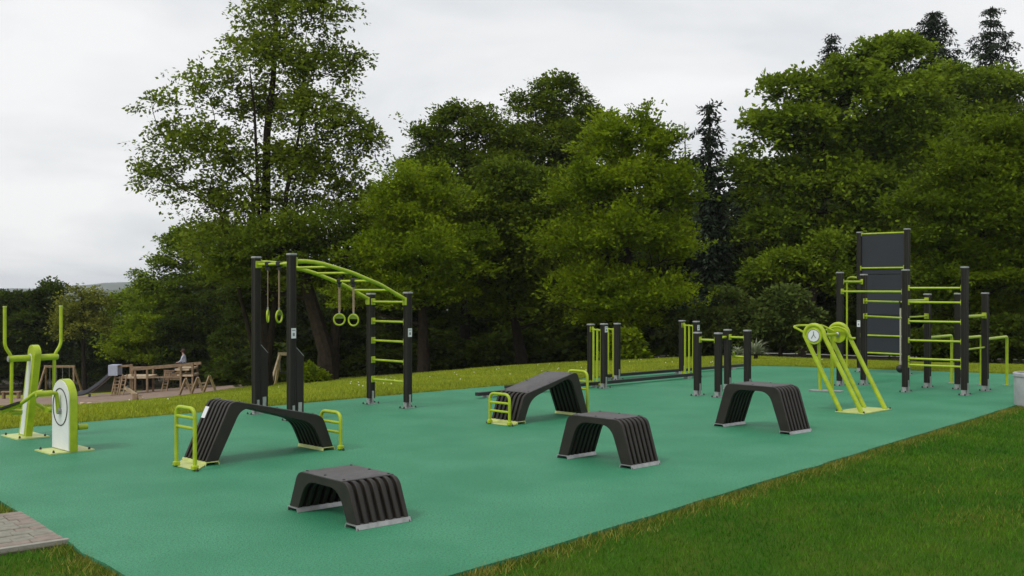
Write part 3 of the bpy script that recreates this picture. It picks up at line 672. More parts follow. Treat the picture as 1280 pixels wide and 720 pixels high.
# --- cross trainer and hand bike on the left
def leftmachines():
    e1 = Vector((.7071, -.7071, 0)); e2 = Vector((.7071, .7071, 0)); z = Vector((0, 0, 1))
    def stadium(w, h, lean, n=14, z0=.012):
        r = w / 2; P = [(-r, z0)]
        P += [(lean + r * math.cos(a), h - r + r * math.sin(a)) for a in np.linspace(math.pi, 0, n)] + [(r, z0)]; return P
    # cross trainer
    c = Vector((-5.575, 12.28, 0)); T = thing('cross_trainer', 'lime green cross trainer with two tall upright handles', 'exercise machine', c)
    st = stadium(.215, 1.06, .27); inn = [(x * .62 + .27 * .38 * max(0, (y - .0)) / 1.06, y * .955 + .004) for x, y in stadium(.26, 1.06, .27)]
    b = MB(); b.prism(st, -e2 * .036, e1, z, e2, .072); b.build('column', 'lime', T)
    k = .45; inn = [(-.056, .03)] + [(.238 + .056 * math.cos(a), .90 + .062 * math.sin(a)) for a in np.linspace(math.pi, 0, 10)] + [(.056, .03)]
    b = MB(); b.prism(inn, -e2 * .040, e1, z, e2, .080); b.build('white_panel', 'white', T, False)
    b = MB(); b.box((0, 0, .006), (.50, .36, .012), R(-45)); bp = b.build('base_plate', 'plate', T, False)
    for sx in (-1, 1):
        for sy in (-1, 1): q = e1 * sx * .21 + e2 * sy * .14; link('anchor_bolt', BOLT, bp, (q.x, q.y, .012))
    ax = e1 * .235 + z * .912
    b = MB(); b.tube([ax - e2 * .27, ax + e2 * .27], .036, 14); b.build('axle', 'lime', T)
    for s in (-1, 1):
        b = MB(); b.tube([ax + e2 * s * .272, ax + e2 * s * .278], .030, 12); b.build('axle_cap', 'cap', T)
        q = ax + e2 * s * .235; p = [q + e1 * -.02 - z * .60, q + z * .02, q + e2 * s * .075 + z * .14, q + e2 * s * .075 + z * .575]
        b = MB(); b.tube(rounded(p, .05, 5), .019, 10); lv = b.build('handle_lever', 'lime', T)
        b = MB(); b.tube([p[-1], p[-1] + z * .012], .022, 10); b.build('grip_cap', 'plate', lv)
        b = MB(); b.tube([p[0] - e2 * s * .02, p[0] - e2 * s * .10 + e1 * .05], .03, 10); b.build('pivot', 'lime', lv)
    # foot arms with dark treads
    for s, pts in ((-1, ((53.5, 489, 11.75), (44, 491, 11.75), (34, 499, 11.8), (22, 507.5, 11.85), (3, 514, 11.9))), (1, ((57, 512, 12.55), (48, 505, 12.5), (36, 503, 12.45), (24, 509, 12.4)))):
        W_ = [Vector((XU(u_, y_), y_, ZV(v_, y_))) - c for u_, v_, y_ in pts]
        b = MB(); b.tube(rounded(W_, .12, 4), .021, 10); fa = b.build('foot_arm', 'lime', T)
        e_ = (W_[-1] - W_[-2]).normalized(); m_ = W_[-1] - e_ * .10 + z * .03
        b = MB(); b.beam(m_ - e_ * .16, m_ + e_ * .16, .12, .022); b.build('tread', 'black', fa)
    # hand bike
    c = Vector((-4.68, 11.22, 0)); T = thing('arm_bike', 'white and lime arm bike with a rounded top and black ring', 'exercise machine', c)
    w, h, th = .44, .75, .095
    st = stadium(w, h, 0, 22); b = MB(); b.prism(st, -e2 * (th / 2 - .012), e1, z, e2, th - .018); b.build('housing', 'lime', T)
    inn = stadium(w - .02, h - .012, 0, 22, .02)
    for s in (-1, 1):
        b = MB(); b.prism(inn, e2 * (s * th / 2 if s < 0 else th / 2 - .014), e1, z, e2, .014); b.build('side_panel', 'white' if s < 0 else 'dark', T, False)
    hb = z * .46
    for r in (.178, ):
        b = MB(); b.loop([hb - e2 * (th / 2 + .002) + e1 * r * math.cos(t) + z * r * 1.08 * math.sin(t) for t in np.linspace(0, 2 * math.pi, 41)[:-1]], .006, 6); b.build('ring_mark', 'bolt', T)
    b = MB(); b.box((0, 0, .006), (.46, .42, .012), R(45)); bp = b.build('base_plate', 'plate', T, False)
    for sx in (-1, 1):
        for sy in (-1, 1): q = e1 * sx * .17 + e2 * sy * .185; link('anchor_bolt', BOLT, bp, (q.x, q.y, .012))
    for s, sg in ((-1, 1), (1, -1)):
        hub = hb - z * .04 + e2 * s * (th / 2 + .02); tip = hub + z * sg * .19 + e2 * s * .02
        b = MB(); b.tube(rounded([hub - z * sg * .02, tip, tip + e2 * s * .05], .03, 4), .021, 10); cr = b.build('crank', 'lime', T)
        b = MB(); b.tube([tip + e2 * s * .05, tip + e2 * s * (.21 if s < 0 else .15)], .03, 12); b.build('hand_grip', 'lime', cr)
        b = MB(); b.tube([hub - e2 * s * .02, hub + e2 * s * .012], .035, 12); b.build('crank_hub', 'cap', cr)
leftmachines()

# ------------------------------------------------------------------ playground down the slope
def PG(u, Y, dz=0): x = XU(u, Y); return Vector((x, Y, TZ(x, Y) + dz))
def px(Y): return Y / FP
Yp = 57.0; s_ = px(Yp)
base = PG(195, Yp)
def L2(u, v, dy=0):              # playground-local point from a bearing and a height
    return Vector((XU(u, Yp) - base.x, dy, ZV(v, Yp) - base.z))
T = thing('play_tower', 'wooden climbing structure with decks, beams and ladders on the sand', 'play structure', base)
posts = [(144, 468, .0), (150, 458, 1.6), (164, 459, .2), (169, 459, .0), (178, 461, 1.7), (184, 460, .0), (221, 463, 1.7), (226, 457, 0), (235, 458, 1.7), (240, 455, .1)]
for u_, vt, dy in posts:
    p = L2(u_, vt, dy); g = TZ(base.x + p.x, base.y + dy) - base.z - .1
    b = MB(); b.box((p.x, p.y, (p.z + g) / 2), (.10, .10, p.z - g), ch=.015); b.build('post', 'wood', T)
for a, bq, w, nm in (((164, 461.5, 0), (241, 455.5, .1), .15, 'beam'), ((178, 462.5, 1.7), (240, 456.5, 1.7), .13, 'beam'), ((148, 458, 0), (165, 457, .1), .1, 'beam'), ((184, 472, 0), (226, 470.5, 0), .07, 'rope_rail'), ((150, 462, 1.6), (178, 462, 1.7), .08, 'beam')):
    b = MB(); b.beam(L2(*a), L2(*bq), w, w * 1.1); b.build(nm, 'wood', T)
for (u0, u1, v) in ((148, 184, 472), (221, 241, 469.5), (218, 236, 462)):
    p, q = L2(u0, v, 0), L2(u1, v, 0); n_ = 7
    for k in range(n_):
        b = MB(); b.box(((p.x + q.x) / 2, .12 + k * 1.6 / n_, p.z), (q.x - p.x, 1.6 / n_ - .02, .1)); b.build('deck_board', 'palewood', T, False)
p, q = L2(198, 464, .9), L2(221, 477, .9)
for k in range(6):
    zq = p.z + (q.z - p.z) * (k + .5) / 6; b = MB(); b.box(((p.x + q.x) / 2, .9 + .01 * (k % 2), zq), (q.x - p.x, .05, abs(q.z - p.z) / 6 - .015)); b.build('board', 'wood', T, False)
for u0, u1, v0, v1, nrg, dy in ((145, 152, 470, 494, 6, -.1), (202, 208, 468, 490, 6, .6), (163, 158, 467, 492, 5, -.5)):
    for uu_ in (u0, u1):
        a = L2(uu_, v0, dy); e_ = L2(uu_ - 2, v1, dy - .35); b = MB(); b.beam(a, e_, .06, .06); b.build('ladder_rail', 'wood', T, False)
    for k in range(nrg):
        t = (k + .5) / nrg; a = L2(u0, v0, dy).lerp(L2(u0 - 2, v1, dy - .35), t); e_ = L2(u1, v0, dy).lerp(L2(u1 - 2, v1, dy - .35), t)
        b = MB(); b.beam(a, e_, .05, .05); b.build('ladder_rung', 'wood', T, False)
T = thing('slide', 'dark grey slide with a pale blue grey entry box', 'slide', PG(120, Yp)); sb = Vector(T.location)
def L3(u, v, dy=0): return Vector((XU(u, Yp) - sb.x, dy, ZV(v, Yp) - sb.z))
pts = rounded([L3(143, 466), L3(128, 480), L3(112, 491), L3(106, 493.5), L3(96, 494.5)], .8, 5); V = []
mbs = MB()
for i in range(len(pts) - 1):                   # trough: floor and two raised sides
    pass
prof = [(-.28, .22), (-.25, .04), (-.12, -.02), (.12, -.02), (.25, .04), (.28, .22), (.24, .22), (.21, .07), (.10, .02), (-.10, .02), (-.21, .07), (-.24, .22)]
vs = []; fs = []; n = len(prof)
for p in pts: vs += [(p.x, p.y + a, p.z + c) for a, c in prof]
for i in range(len(pts) - 1):
    for k in range(n): fs.append((i * n + k, i * n + (k + 1) % n, (i + 1) * n + (k + 1) % n, (i + 1) * n + k))
mbs.add(vs, fs + [tuple(range(n)), tuple(range((len(pts) - 1) * n, len(pts) * n))]); mbs.build('chute', 'slide', T)
q = L3(144, 463); b = MB()
for dy in (-.32, .32): b.box((q.x, dy, q.z), (.5, .05, .52), ch=.01)
b.box((q.x, 0, q.z + .28), (.5, .7, .05), ch=.01); b.build('entry_box', 'slidebox', T)
b = MB(); g = TZ(sb.x + L3(112, 490).x, Yp) - sb.z; b.box((L3(112, 490).x, 0, (L3(112, 491).z + g) / 2 - .05), (.1, .1, L3(112, 491).z - g)); b.build('support', 'slide', T, False)

def aframe(name, label, cat, u0, u1, Y, h, splay, m, seat=True, spread=.3):
    T = thing(name, label, cat, PG((u0 + u1) / 2, Y)); w = (u1 - u0) * px(Y) / 2
    b = MB(); b.beam((-w - .08, 0, h), (w + .08, 0, h), .12, .13); b.build('top_beam', m, T, False)
    for sx in (-1, 1):
        for sy in (-1, 1): b = MB(); b.beam((sx * (w + .0), sy * .03, h - .02), (sx * (w + spread), sy * splay, -.1), .09, .09); b.build('leg', m, T, False)
    if seat:
        for x in (-w * .45, w * .45):
            b = MB(); b.box((x, 0, .45), (.42, .16, .04)); se = b.build('seat', 'black', T, False)
            for q in (-.2, .2): b = MB(); b.tube([(x + q, 0, .46), (x + q, 0, h)], .012, 5); b.build('chain', 'steel', se)
    return T
aframe('swing', 'brown wooden swing frame behind the cross trainer', 'swing', 57, 92, 64, 1.75, .7, 'wood')
T = aframe('swing', 'wooden swing frame partly hidden by the tall dark ladder posts', 'swing', 350, 372, 45, 1.22, .5, 'palewood', seat=True)
T = thing('balance_trestle', 'three wooden A shaped trestles joined by bars on the sand', 'play structure', PG(247, 49)); o = Vector(T.location); Yq = 49
for u_, vt in ((232, 477.5), (247, 476.5), (262, 475.5)):
    x = XU(u_, Yq) - o.x; g = TZ(o.x + x, Yq) - o.z; zt = g + .70
    for sx in (-1, 1): b = MB(); b.beam((x, .0 + sx * .02, zt + .04), (x + sx * .22, sx * .28, g - .05), .085, .085); b.build('leg', 'palewood' if sx > 0 else 'wood', T, False)
    if u_ > 232: b = MB(); b.beam((xp, 0, zp - .25), (x, 0, zt - .25), .07, .07); b.build('bar', 'wood', T, False)
    xp, zp = x, zt
T = thing('seesaw', 'pale plank seesaw tilted down to the right on the sand', 'seesaw', PG(167, 48)); w = 10.5 * px(48)
b = MB(); b.beam((-w, 0, .60), (w, .1, .08), .2, .13); b.build('plank', 'palewood', T, False)
b = MB(); b.box((.08, .02, .12), (.22, .2, .42)); b.build('pivot', 'wood', T, False)
for x, zz_ in ((-w * .8, .66), (w * .75, .26)): b = MB(); b.tube([(x, -.15, zz_), (x, .2, zz_)], .02, 6); b.build('handle', 'steel', T)
T = thing('low_bench', 'low brown plank bench on the grass left of the grey bin', 'bench', PG(276, 61)); w = 11 * px(61)
b = MB(); b.box((0, 0, .40), (2 * w, .3, .06)); b.build('seat', 'wood', T, False)
for x in (-w * .8, w * .8): b = MB(); b.box((x, 0, .17), (.1, .25, .40)); b.build('leg', 'wood', T, False)
T = thing('low_bench', 'low brown plank bench at the far left beyond the cross trainer', 'bench', PG(14, 58)); w = 13 * px(52)
b = MB(); b.box((0, 0, .40), (2 * w, .3, .06)); b.build('seat', 'wood', T, False)
for x in (-w * .8, w * .8): b = MB(); b.box((x, 0, .17), (.1, .25, .40)); b.build('leg', 'wood', T, False)
T = thing('litter_bin', 'small grey box bin beside the play sand left of the tall posts', 'bin', PG(309.5, 56))
b = MB(); b.box((0, 0, .27), (.2, .2, .46), ch=.02); b.build('bin_body', 'slidebox', T); b = MB(); b.box((0, 0, .51), (.24, .24, .04), ch=.01); b.build('bin_lid', 'cap', T)
for i, u_ in enumerate((74, 82, 92, 103, 112)):
    T = thing('stepping_stump', ('leftmost', 'second', 'middle', 'fourth', 'rightmost')[i] + ' short pale stepping stump in the row on the sand by the slide', 'tree stump', PG(u_, 45.6 + (i % 3) * .8), group='row of stepping stumps')
    b = MB(); b.lathe([(.11, -.05), (.105, .12 + .03 * (i % 2)), (.09, .135 + .03 * (i % 2))], 10); b.build('stump', 'palewood', T)

# person sitting on the top beam of the play structure
def person(loc):
    T = thing('person', 'person in a pale top sitting up on the wooden structure', 'person', loc)
    J = [('pelvis', (0, 0, .10), .135), ('belly', (-.01, 0, .27), .125), ('chest', (-.05, 0, .45), .145), ('neck', (-.07, 0, .58), .055), ('headb', (-.09, 0, .66), .06), ('head', (-.10, 0, .76), .095), ('crown', (-.09, 0, .83), .07)]
    E = [(0, 1), (1, 2), (2, 3), (3, 4), (4, 5), (5, 6)]
    for sy in (-1, 1):
        k = len(J)
        J += [('sh', (-.05, sy * .19, .50), .06), ('el', (-.12, sy * .25, .27), .045), ('wr', (-.30, sy * .17, .17), .03), ('palm', (-.36, sy * .155, .165), .032)]
        E += [(2, k), (k, k + 1), (k + 1, k + 2), (k + 2, k + 3)]
        for f in range(4): J.append(('f', (-.42 - .008 * (f in (1, 2)), sy * (.13 + .018 * f), .15), .009)); E.append((k + 3, len(J) - 1))
        J.append(('th', (-.37, sy * .105, .16), .010)); E.append((k + 3, len(J) - 1))
        k = len(J)
        J += [('hip', (-.04, sy * .10, .08), .095), ('kn', (-.46, sy * .14, .09), .065), ('an', (-.50, sy * .14, -.33), .045), ('toe', (-.64, sy * .15, -.38), .038)]
        E += [(0, k), (k, k + 1), (k + 1, k + 2), (k + 2, k + 3)]
    me = bpy.data.meshes.new('body'); me.from_pydata([j[1] for j in J], E, [])
    for key in ('shirt', 'skin', 'trouser'): me.materials.append(M[key])
    o = link('body', me, T)
    sk = o.modifiers.new('skin', 'SKIN'); sk.use_smooth_shade = True
    for v, j in zip(me.skin_vertices[0].data, J): v.radius = (j[2] * (1.25 if j[0] in ('chest', 'pelvis') else 1), j[2]); v.use_root = j[0] == 'pelvis'
    o.modifiers.new('sub', 'SUBSURF').levels = 1
    dg = bpy.context.evaluated_depsgraph_get(); ev = o.evaluated_get(dg); nm = bpy.data.meshes.new_from_object(ev); o.modifiers.clear(); o.data = nm
    nm.materials.clear()
    for key in ('shirt', 'skin', 'trouser'): nm.materials.append(M[key])
    for p in nm.polygons:
        c = p.center; p.material_index = 1 if c.z > .57 or (c.x < -.27 and c.z > .13 and abs(c.y) > .08 and c.x > -.46 and c.z > .155) else (2 if c.z < .16 else 0); p.use_smooth = True
    b = MB(); b.lathe([(.02, .115), (.075, .10), (.105, .05), (.108, 0), (.095, -.06), (.05, -.09)], 12, (-.075, 0, .765)); b.build('hair', 'hair', T)
    b = MB()
    for sy in (-1, 1): b.box((-.195, sy * .035, .775), (.012, .022, .012))
    b.build('eyes', 'bolt', T, False)
    b = MB(); b.box((-.205, 0, .745), (.03, .02, .035), ch=.006); b.build('nose', 'skin', T)
person(Vector((XU(229.5, Yp), Yp + .2, ZV(456.5, Yp) - .02)))

# ------------------------------------------------------------------ trees
def leaves_arrays(C, Dir, Lsp, per, leaf, wid, thin, droop, rg, aspect=.6):
    n = len(C); d = Dir / np.linalg.norm(Dir, axis=1, keepdims=True)
    s = np.cross(d, np.array([0, 0, 1.])); s /= np.linalg.norm(s, axis=1, keepdims=True) + 1e-9; nn = np.cross(s, d)
    t = rg.random((n, per)); lat = rg.normal(0, 1, (n, per)) * wid * (.35 + .65 * np.sin(np.pi * np.clip(t, .05, .95)))
    ver = rg.normal(0, thin, (n, per)); Ls = Lsp * rg.uniform(.65, 1.25, (n, 1))
    P = C[:, None] + d[:, None] * (t * Ls)[..., None] + s[:, None] * (lat * Ls)[..., None] + nn[:, None] * ver[..., None]
    P[..., 2] -= droop * (t * Ls) ** 2 / np.maximum(Ls, .1) + droop * .5 * np.abs(lat * Ls)
    P = P.reshape(-1, 3); m = len(P)
    a = np.repeat(d, per, 0) * .6 + np.repeat(s, per, 0) * (np.sign(lat).ravel()[:, None]) * .7 + rg.normal(0, .45, (m, 3)); a[:, 2] -= droop * .7
    a /= np.linalg.norm(a, axis=1, keepdims=True)
    no = np.repeat(nn, per, 0) + rg.normal(0, .38, (m, 3)); b = np.cross(no, a); b /= np.linalg.norm(b, axis=1, keepdims=True) + 1e-9
    l = (leaf * rg.uniform(.6, 1.3, m))[:, None]
    V = np.stack([P, P + a * l * .45 + b * l * aspect * .5, P + a * l, P + a * l * .45 - b * l * aspect * .5], 1).reshape(-1, 3)
    return V
def lobes_sprays(lobes, n, rg, q0=.6, up=.5, low=-.55, noise=.4, bough=(12, .6, .3)):
    Lb = np.array(lobes, float); wgt = Lb[:, 3] * Lb[:, 5] + Lb[:, 4] * Lb[:, 5]; wgt /= wgt.sum()
    per, bw, bf = bough; nb = n * 2 // per + 1
    k = rg.choice(len(Lb), nb, p=wgt); v = rg.normal(0, 1, (nb, 3)); v /= np.linalg.norm(v, axis=1, keepdims=True)
    v[:, 2] = np.where(v[:, 2] < low, -v[:, 2], v[:, 2])
    q = rg.uniform(q0, 1, (nb, 1)) ** .8
    P = Lb[k, :3] + v * q * Lb[k, 3:]
    k = np.repeat(k, per); v = np.repeat(v, per, 0); P = np.repeat(P, per, 0)
    lim = np.minimum(bw, Lb[k, 3] * .4)[:, None]
    off = rg.normal(0, 1, P.shape) * np.array([1, 1, bf]); P = P + off * lim
    P[:, 2] -= .16 * np.linalg.norm(off[:, :2], axis=1) * lim[:, 0]
    ok = np.ones(len(P), bool)
    for j in range(len(Lb)):
        r = np.linalg.norm((P - Lb[j, :3]) / Lb[j, 3:], axis=1); ok &= ~((r < .55) & (k != j))
    P, v = P[ok][:n], v[ok][:n]
    out_ = v * np.array([1, 1, .35]) + rg.normal(0, noise, v.shape) * np.array([1, 1, .6]); out_[:, 2] += up
    return P, out_
def limb_tube(mb, a, b, r0, r1, rg, bend=.12, seg=5, n=6):
    a, b = np.array(a, float), np.array(b, float); L = np.linalg.norm(b - a); pts = []; rs = []
    off = rg.normal(0, bend * L, 3); off[2] = -abs(off[2]) * .6
    for i in range(seg + 1):
        t = i / seg; pts.append(a + (b - a) * t + off * math.sin(math.pi * t) * .6 + rg.normal(0, .012 * L, 3) * (0 < i < seg)); rs.append(r0 + (r1 - r0) * t ** .8)
    mb.tube([Vector(p) for p in pts], [float(r) for r in rs], n, caps=False); return pts
DENS = 1.35
def make_tree(name, label, cat, x, y, trunks, lobes, leafm, n_sprays, per, leaf, Lsp=.9, wid=.28, thin=.05, droop=.2, up=.4, seed=1, group=None, q0=.6, limbs=26, tr=.2, aspect=.62, low=-.55, noise=.4, bough=(12, .6, .3)):
    """lobes: (dx, dy, z, rx, ry, rz) about the base; trunks: polylines about the base with radii"""
    rg = np.random.default_rng(seed); g = TZ(x, y); T = thing(name, label, cat, (x, y, g), 0, group)
    mb = MB(); nodes = []
    for pts, r0, r1 in trunks:
        P = [Vector(p) for p in pts]; m = len(P); rs = [r0 + (r1 - r0) * i / (m - 1) for i in range(m)]; rs[0] *= 1.35
        mb.tube(P, rs, 9, caps=False)
        for i in range(m - 1):
            for t in np.linspace(0, 1, 6): nodes.append((np.array(P[i].lerp(P[i + 1], t)), rs[i] + (rs[i + 1] - rs[i]) * t))
    n_sprays = int(n_sprays * DENS); lobes = [(*l[:3], *[max(q * .5, q - .36 * Lsp) for q in l[3:6]]) for l in lobes]; lobes = [tuple(l) for l in lobes]
    for l in list(lobes) if cat == 'tree' else []:       # knuckles that break the outline of each lobe
        for _ in range(4):
            v = rg.normal(0, 1, 3); v[2] = abs(v[2]) * .9 + .1 * v[2]; v /= np.linalg.norm(v); f = rg.uniform(.34, .55); q = rg.uniform(.62, .92)
            lobes.append((l[0] + v[0] * l[3] * q, l[1] + v[1] * l[4] * q, l[2] + v[2] * l[5] * q, l[3] * f, l[4] * f, l[5] * f * 1.15))
    C, D = lobes_sprays(lobes, n_sprays, rg, q0, up, low, noise, bough)
    hz = np.array([q[0][2] for q in nodes])
    tg = [np.array(l[:3]) for l in lobes] + [C[i] for i in rg.choice(len(C), min(limbs, len(C)), replace=False)]
    for q in tg:
        dist = np.array([np.linalg.norm((nd[0] - q) * np.array([1, 1, .8])) + (2.5 if nd[0][2] > q[2] - .15 * np.linalg.norm(nd[0][:2] - q[:2]) else 0) + (4 if nd[0][2] < hz.max() * .12 else 0) for nd in nodes])
        j = int(dist.argmin()); pts = limb_tube(mb, nodes[j][0], q, max(.015, nodes[j][1] * .5), .012, rg)
        for k in (2, 3, 4): nodes.append((np.array(pts[k]), max(.012, nodes[j][1] * .5 * (1 - k / 6))))
        hz = np.append(hz, [p[2] for p in pts[2:5]])
    mb.build('trunk', 'bark', T)
    V = leaves_arrays(C, D, Lsp, per, leaf, wid, thin, droop, rg, aspect)
    link('crown', arr_mesh('crown', V, np.arange(len(V)).reshape(-1, 4), M[leafm]), T)
    return T
def PL(Y, ub, lobes, depth=.8):          # lobes measured as (bearing, height mark, half width, half height[, shift in depth]) for a tree at distance Y
    x0 = XU(ub, Y); g = TZ(x0, Y); o = []
    for l in lobes:
        u_, v_, ru, rv = l[:4]; dy = l[4] if len(l) > 4 else 0
        o.append((XU(u_, Y) - x0, dy, ZV(v_, Y) - g, ru * px(Y), ru * px(Y) * depth, rv * px(Y)))
    return o
def TP(Y, ub, pts):                      # trunk polyline from (bearing, height mark)
    x0 = XU(ub, Y); g = TZ(x0, Y); P = [(XU(u_, Y) - x0, dy, ZV(v_, Y) - g) for u_, v_, dy in pts]; P[0] = (P[0][0], P[0][1], -.3); return P

# the tall airy tree on the left
Y = 42
make_tree('linden_tree', 'tall airy broadleaf tree on the left with its top out of frame', 'tree', XU(331, Y), Y,
    [(TP(Y, 331, [(331, 478, 0), (330, 400, 0), (331, 320, 0), (332, 240, .1), (334, 165, 0), (343, 100, -.2), (345, 30, 0), (346, -30, .2)]), .27, .05),
     (TP(Y, 331, [(332, 240, 0), (312, 225, .3), (282, 200, .5), (265, 150, .4)]), .09, .02), (TP(Y, 331, [(333, 180, 0), (322, 140, -.5), (318, 90, -.8)]), .08, .02),
     (TP(Y, 331, [(331, 280, 0), (362, 240, -.5), (378, 170, -.6), (385, 60, -.4)]), .11, .03), (TP(Y, 331, [(330, 300, 0), (280, 262, -.6), (230, 235, -.9)]), .08, .02)],
    PL(Y, 331, [(345, 20, 45, 40), (395, 20, 42, 36, -.6), (300, 62, 34, 34, .4), (350, 85, 48, 40, -.8), (412, 85, 40, 36, .5), (445, 70, 18, 18), (262, 118, 38, 32, -.4), (320, 135, 44, 36, .6), (392, 150, 48, 40, -.5), (440, 165, 36, 28, .4),
                (205, 128, 24, 13), (212, 180, 36, 28, .3), (262, 188, 40, 34, -.7), (335, 210, 50, 38, .4), (410, 215, 48, 34, -.3), (458, 185, 24, 24), (200, 222, 26, 30, -.3), (250, 245, 40, 30, .5), (310, 262, 44, 30, -.6), (380, 270, 50, 34, .2), (440, 245, 36, 26), (280, 300, 48, 30), (345, 320, 50, 34, .4), (410, 320, 46, 30)]),
    'l_lime', 2400, 16, .17, Lsp=.62, wid=.36, thin=.08, droop=.45, up=.25, seed=21, q0=.3, limbs=110, bough=(5, .36, .9), noise=.6)
# dark companion with the leaning trunk behind the ring frame
Y = 40
make_tree('leaning_tree', 'dark shaded tree with a thick leaning trunk behind the ring frame', 'tree', XU(410, Y), Y,
    [(TP(Y, 410, [(410, 478, 0), (408, 440, 0), (396, 400, 0), (380, 350, .2), (366, 300, .4)]), .36, .18), (TP(Y, 410, [(411, 478, .3), (416, 430, .3), (424, 370, .5), (430, 300, .6)]), .26, .12)],
    PL(Y, 410, [(340, 320, 60, 40), (410, 300, 60, 44), (470, 290, 50, 50, .5), (300, 350, 50, 34, .6), (380, 350, 60, 30, 1.0), (450, 350, 60, 36, .4), (500, 340, 46, 44)]),
    'l_mid', 900, 30, .15, seed=22, up=.3, limbs=40)
# hornbeams
def hornbeam(label, u, Y, lobes, seed, ns=900, m='l_horn', name='hornbeam_tree', per=42, tl=None, r=.2, leaf=.135, group=None, up=.58, droop=.12):
    top = min(l[1] - l[3] for l in lobes)
    tl = tl or [(u, 466, 0), (u - 2, 466 + (top - 466) * .3, 0), (u + 3, 466 + (top - 466) * .6, 0), (u + 1, 466 + (top - 466) * .88, 0)]
    return make_tree(name, label, 'tree', XU(u, Y), Y, [(TP(Y, u, tl), r, .03)], PL(Y, u, lobes), m, ns, per, leaf, Lsp=1.05, wid=.19, thin=.05, droop=droop, up=up, seed=seed, limbs=40, aspect=.58, group=group, q0=.5, noise=.3, bough=(12, .5, .18))
hornbeam('bright green rounded hornbeam right of the tall airy tree, behind the arched ladder', 530, 38, [(530, 235, 34, 30), (500, 270, 38, 36, .4), (545, 275, 46, 40, -.4), (480, 320, 44, 40), (540, 330, 54, 44, -.6), (580, 320, 26, 36), (500, 375, 52, 34, -.4), (560, 375, 36, 30), (440, 380, 30, 24, .5)], 31, 1150)
hornbeam('pointed bright hornbeam with several leading shoots in the middle right', 785, 36, [(782, 172, 20, 36), (760, 190, 30, 36, .4), (808, 185, 30, 36), (833, 200, 20, 30), (785, 240, 50, 40, -.4), (735, 250, 36, 34, .3), (840, 255, 28, 36), (720, 310, 42, 38, .2), (780, 310, 56, 40, -.7), (838, 320, 36, 36), (745, 370, 54, 34, -.3), (810, 375, 52, 30, -.4), (770, 405, 40, 26, -.5)], 32, 1500)
hornbeam('large bright hornbeam spreading at the right edge of the wood', 1225, 33, [(1240, 185, 40, 34), (1200, 215, 40, 32, -.4), (1268, 220, 44, 40), (1175, 260, 42, 34, .2), (1225, 270, 60, 44, -.6), (1290, 280, 40, 44), (1170, 315, 44, 34), (1220, 340, 60, 40, -.5), (1290, 345, 50, 40), (1190, 385, 50, 28, .2), (1250, 395, 54, 30)], 33, 1500, m='l_deep', r=.22, up=.45, droop=.25)
# taller oaks / beeches behind
def broad(label, u, Y, lobes, seed, ns, m='l_maple', per=26, leaf=.17, tl=None, r=.25, name='broadleaf_tree', q0=.55, group=None, Lsp=.8):
    top = min(l[1] - l[3] for l in lobes); tl = tl or [(u, 470, 0), (u + 2, 470 + (top - 470) * .3, 0), (u - 3, 470 + (top - 470) * .6, 0), (u + 2, 470 + (top - 470) * .88, 0)]
    return make_tree(name, label, 'tree', XU(u, Y), Y, [(TP(Y, u, tl), r, .05)], PL(Y, u, lobes), m, ns, per, leaf, Lsp=Lsp, wid=.34, thin=.10, droop=.3, up=.2, seed=seed, limbs=45, q0=q0, group=group, bough=(11, .5, .3))
broad('round topped dark tree behind the bright hornbeam, left of the highest middle crown', 580, 50, [(580, 155, 34, 26), (548, 180, 28, 26), (612, 175, 30, 28), (575, 205, 50, 34), (620, 220, 40, 36), (540, 220, 30, 30), (580, 260, 60, 40), (630, 280, 50, 40), (600, 320, 60, 40), (530, 180, 24, 24), (640, 190, 26, 26), (590, 150, 30, 24)], 41, 1700, m='l_mid')
broad('highest dark crown in the middle of the wood, round and dense', 690, 52, [(700, 125, 32, 28), (668, 145, 32, 28), (722, 150, 22, 28), (690, 180, 50, 36), (650, 200, 36, 32), (735, 200, 26, 34), (690, 240, 56, 40), (700, 300, 60, 40), (690, 118, 30, 24), (740, 165, 18, 26)], 42, 1500, m='l_mid')
broad('mid green tree with layered branches between the two hornbeams', 650, 40, [(640, 230, 40, 32), (690, 245, 40, 32), (610, 270, 40, 34), (660, 285, 50, 34), (640, 330, 60, 36), (700, 335, 40, 34), (600, 350, 40, 30), (660, 385, 60, 28)], 43, 1100, m='l_mid', tl=[(655, 460, 0), (645, 410, 0), (636, 360, 0), (640, 300, .2), (645, 250, .2)], r=.2)
broad('very large maple with a rounded crown right of the spruce', 1015, 44, [(1080, 75, 36, 26), (1120, 70, 32, 30, .5), (1045, 110, 34, 30), (985, 120, 30, 30), (1085, 125, 50, 36, -.6), (1140, 120, 40, 36), (950, 165, 32, 30), (1005, 170, 46, 36, -.4), (1075, 185, 56, 40, .3), (1145, 185, 50, 40), (930, 215, 26, 26), (975, 230, 46, 34, .3), (1040, 245, 56, 36, -.6), (1110, 250, 50, 40), (965, 285, 36, 26, -.4), (1060, 300, 50, 34), (1110, 320, 50, 36, .5), (1000, 310, 36, 26, .6)], 44, 2300, per=26, leaf=.21, r=.2,
      tl=[(1016, 460, 0), (1014, 400, 0), (1018, 330, 0), (1015, 250, 0), (1030, 170, 0), (1060, 110, 0)], name='maple_tree')
broad('broad maple behind the climbing wall reaching to the right edge', 1200, 52, [(1180, 115, 46, 34), (1235, 115, 40, 34), (1275, 130, 40, 36), (1170, 165, 50, 40), (1230, 170, 56, 40), (1290, 180, 40, 40), (1150, 230, 50, 40), (1210, 250, 60, 40), (1170, 310, 60, 44), (1110, 350, 46, 40)], 45, 1500, leaf=.2, name='maple_tree')
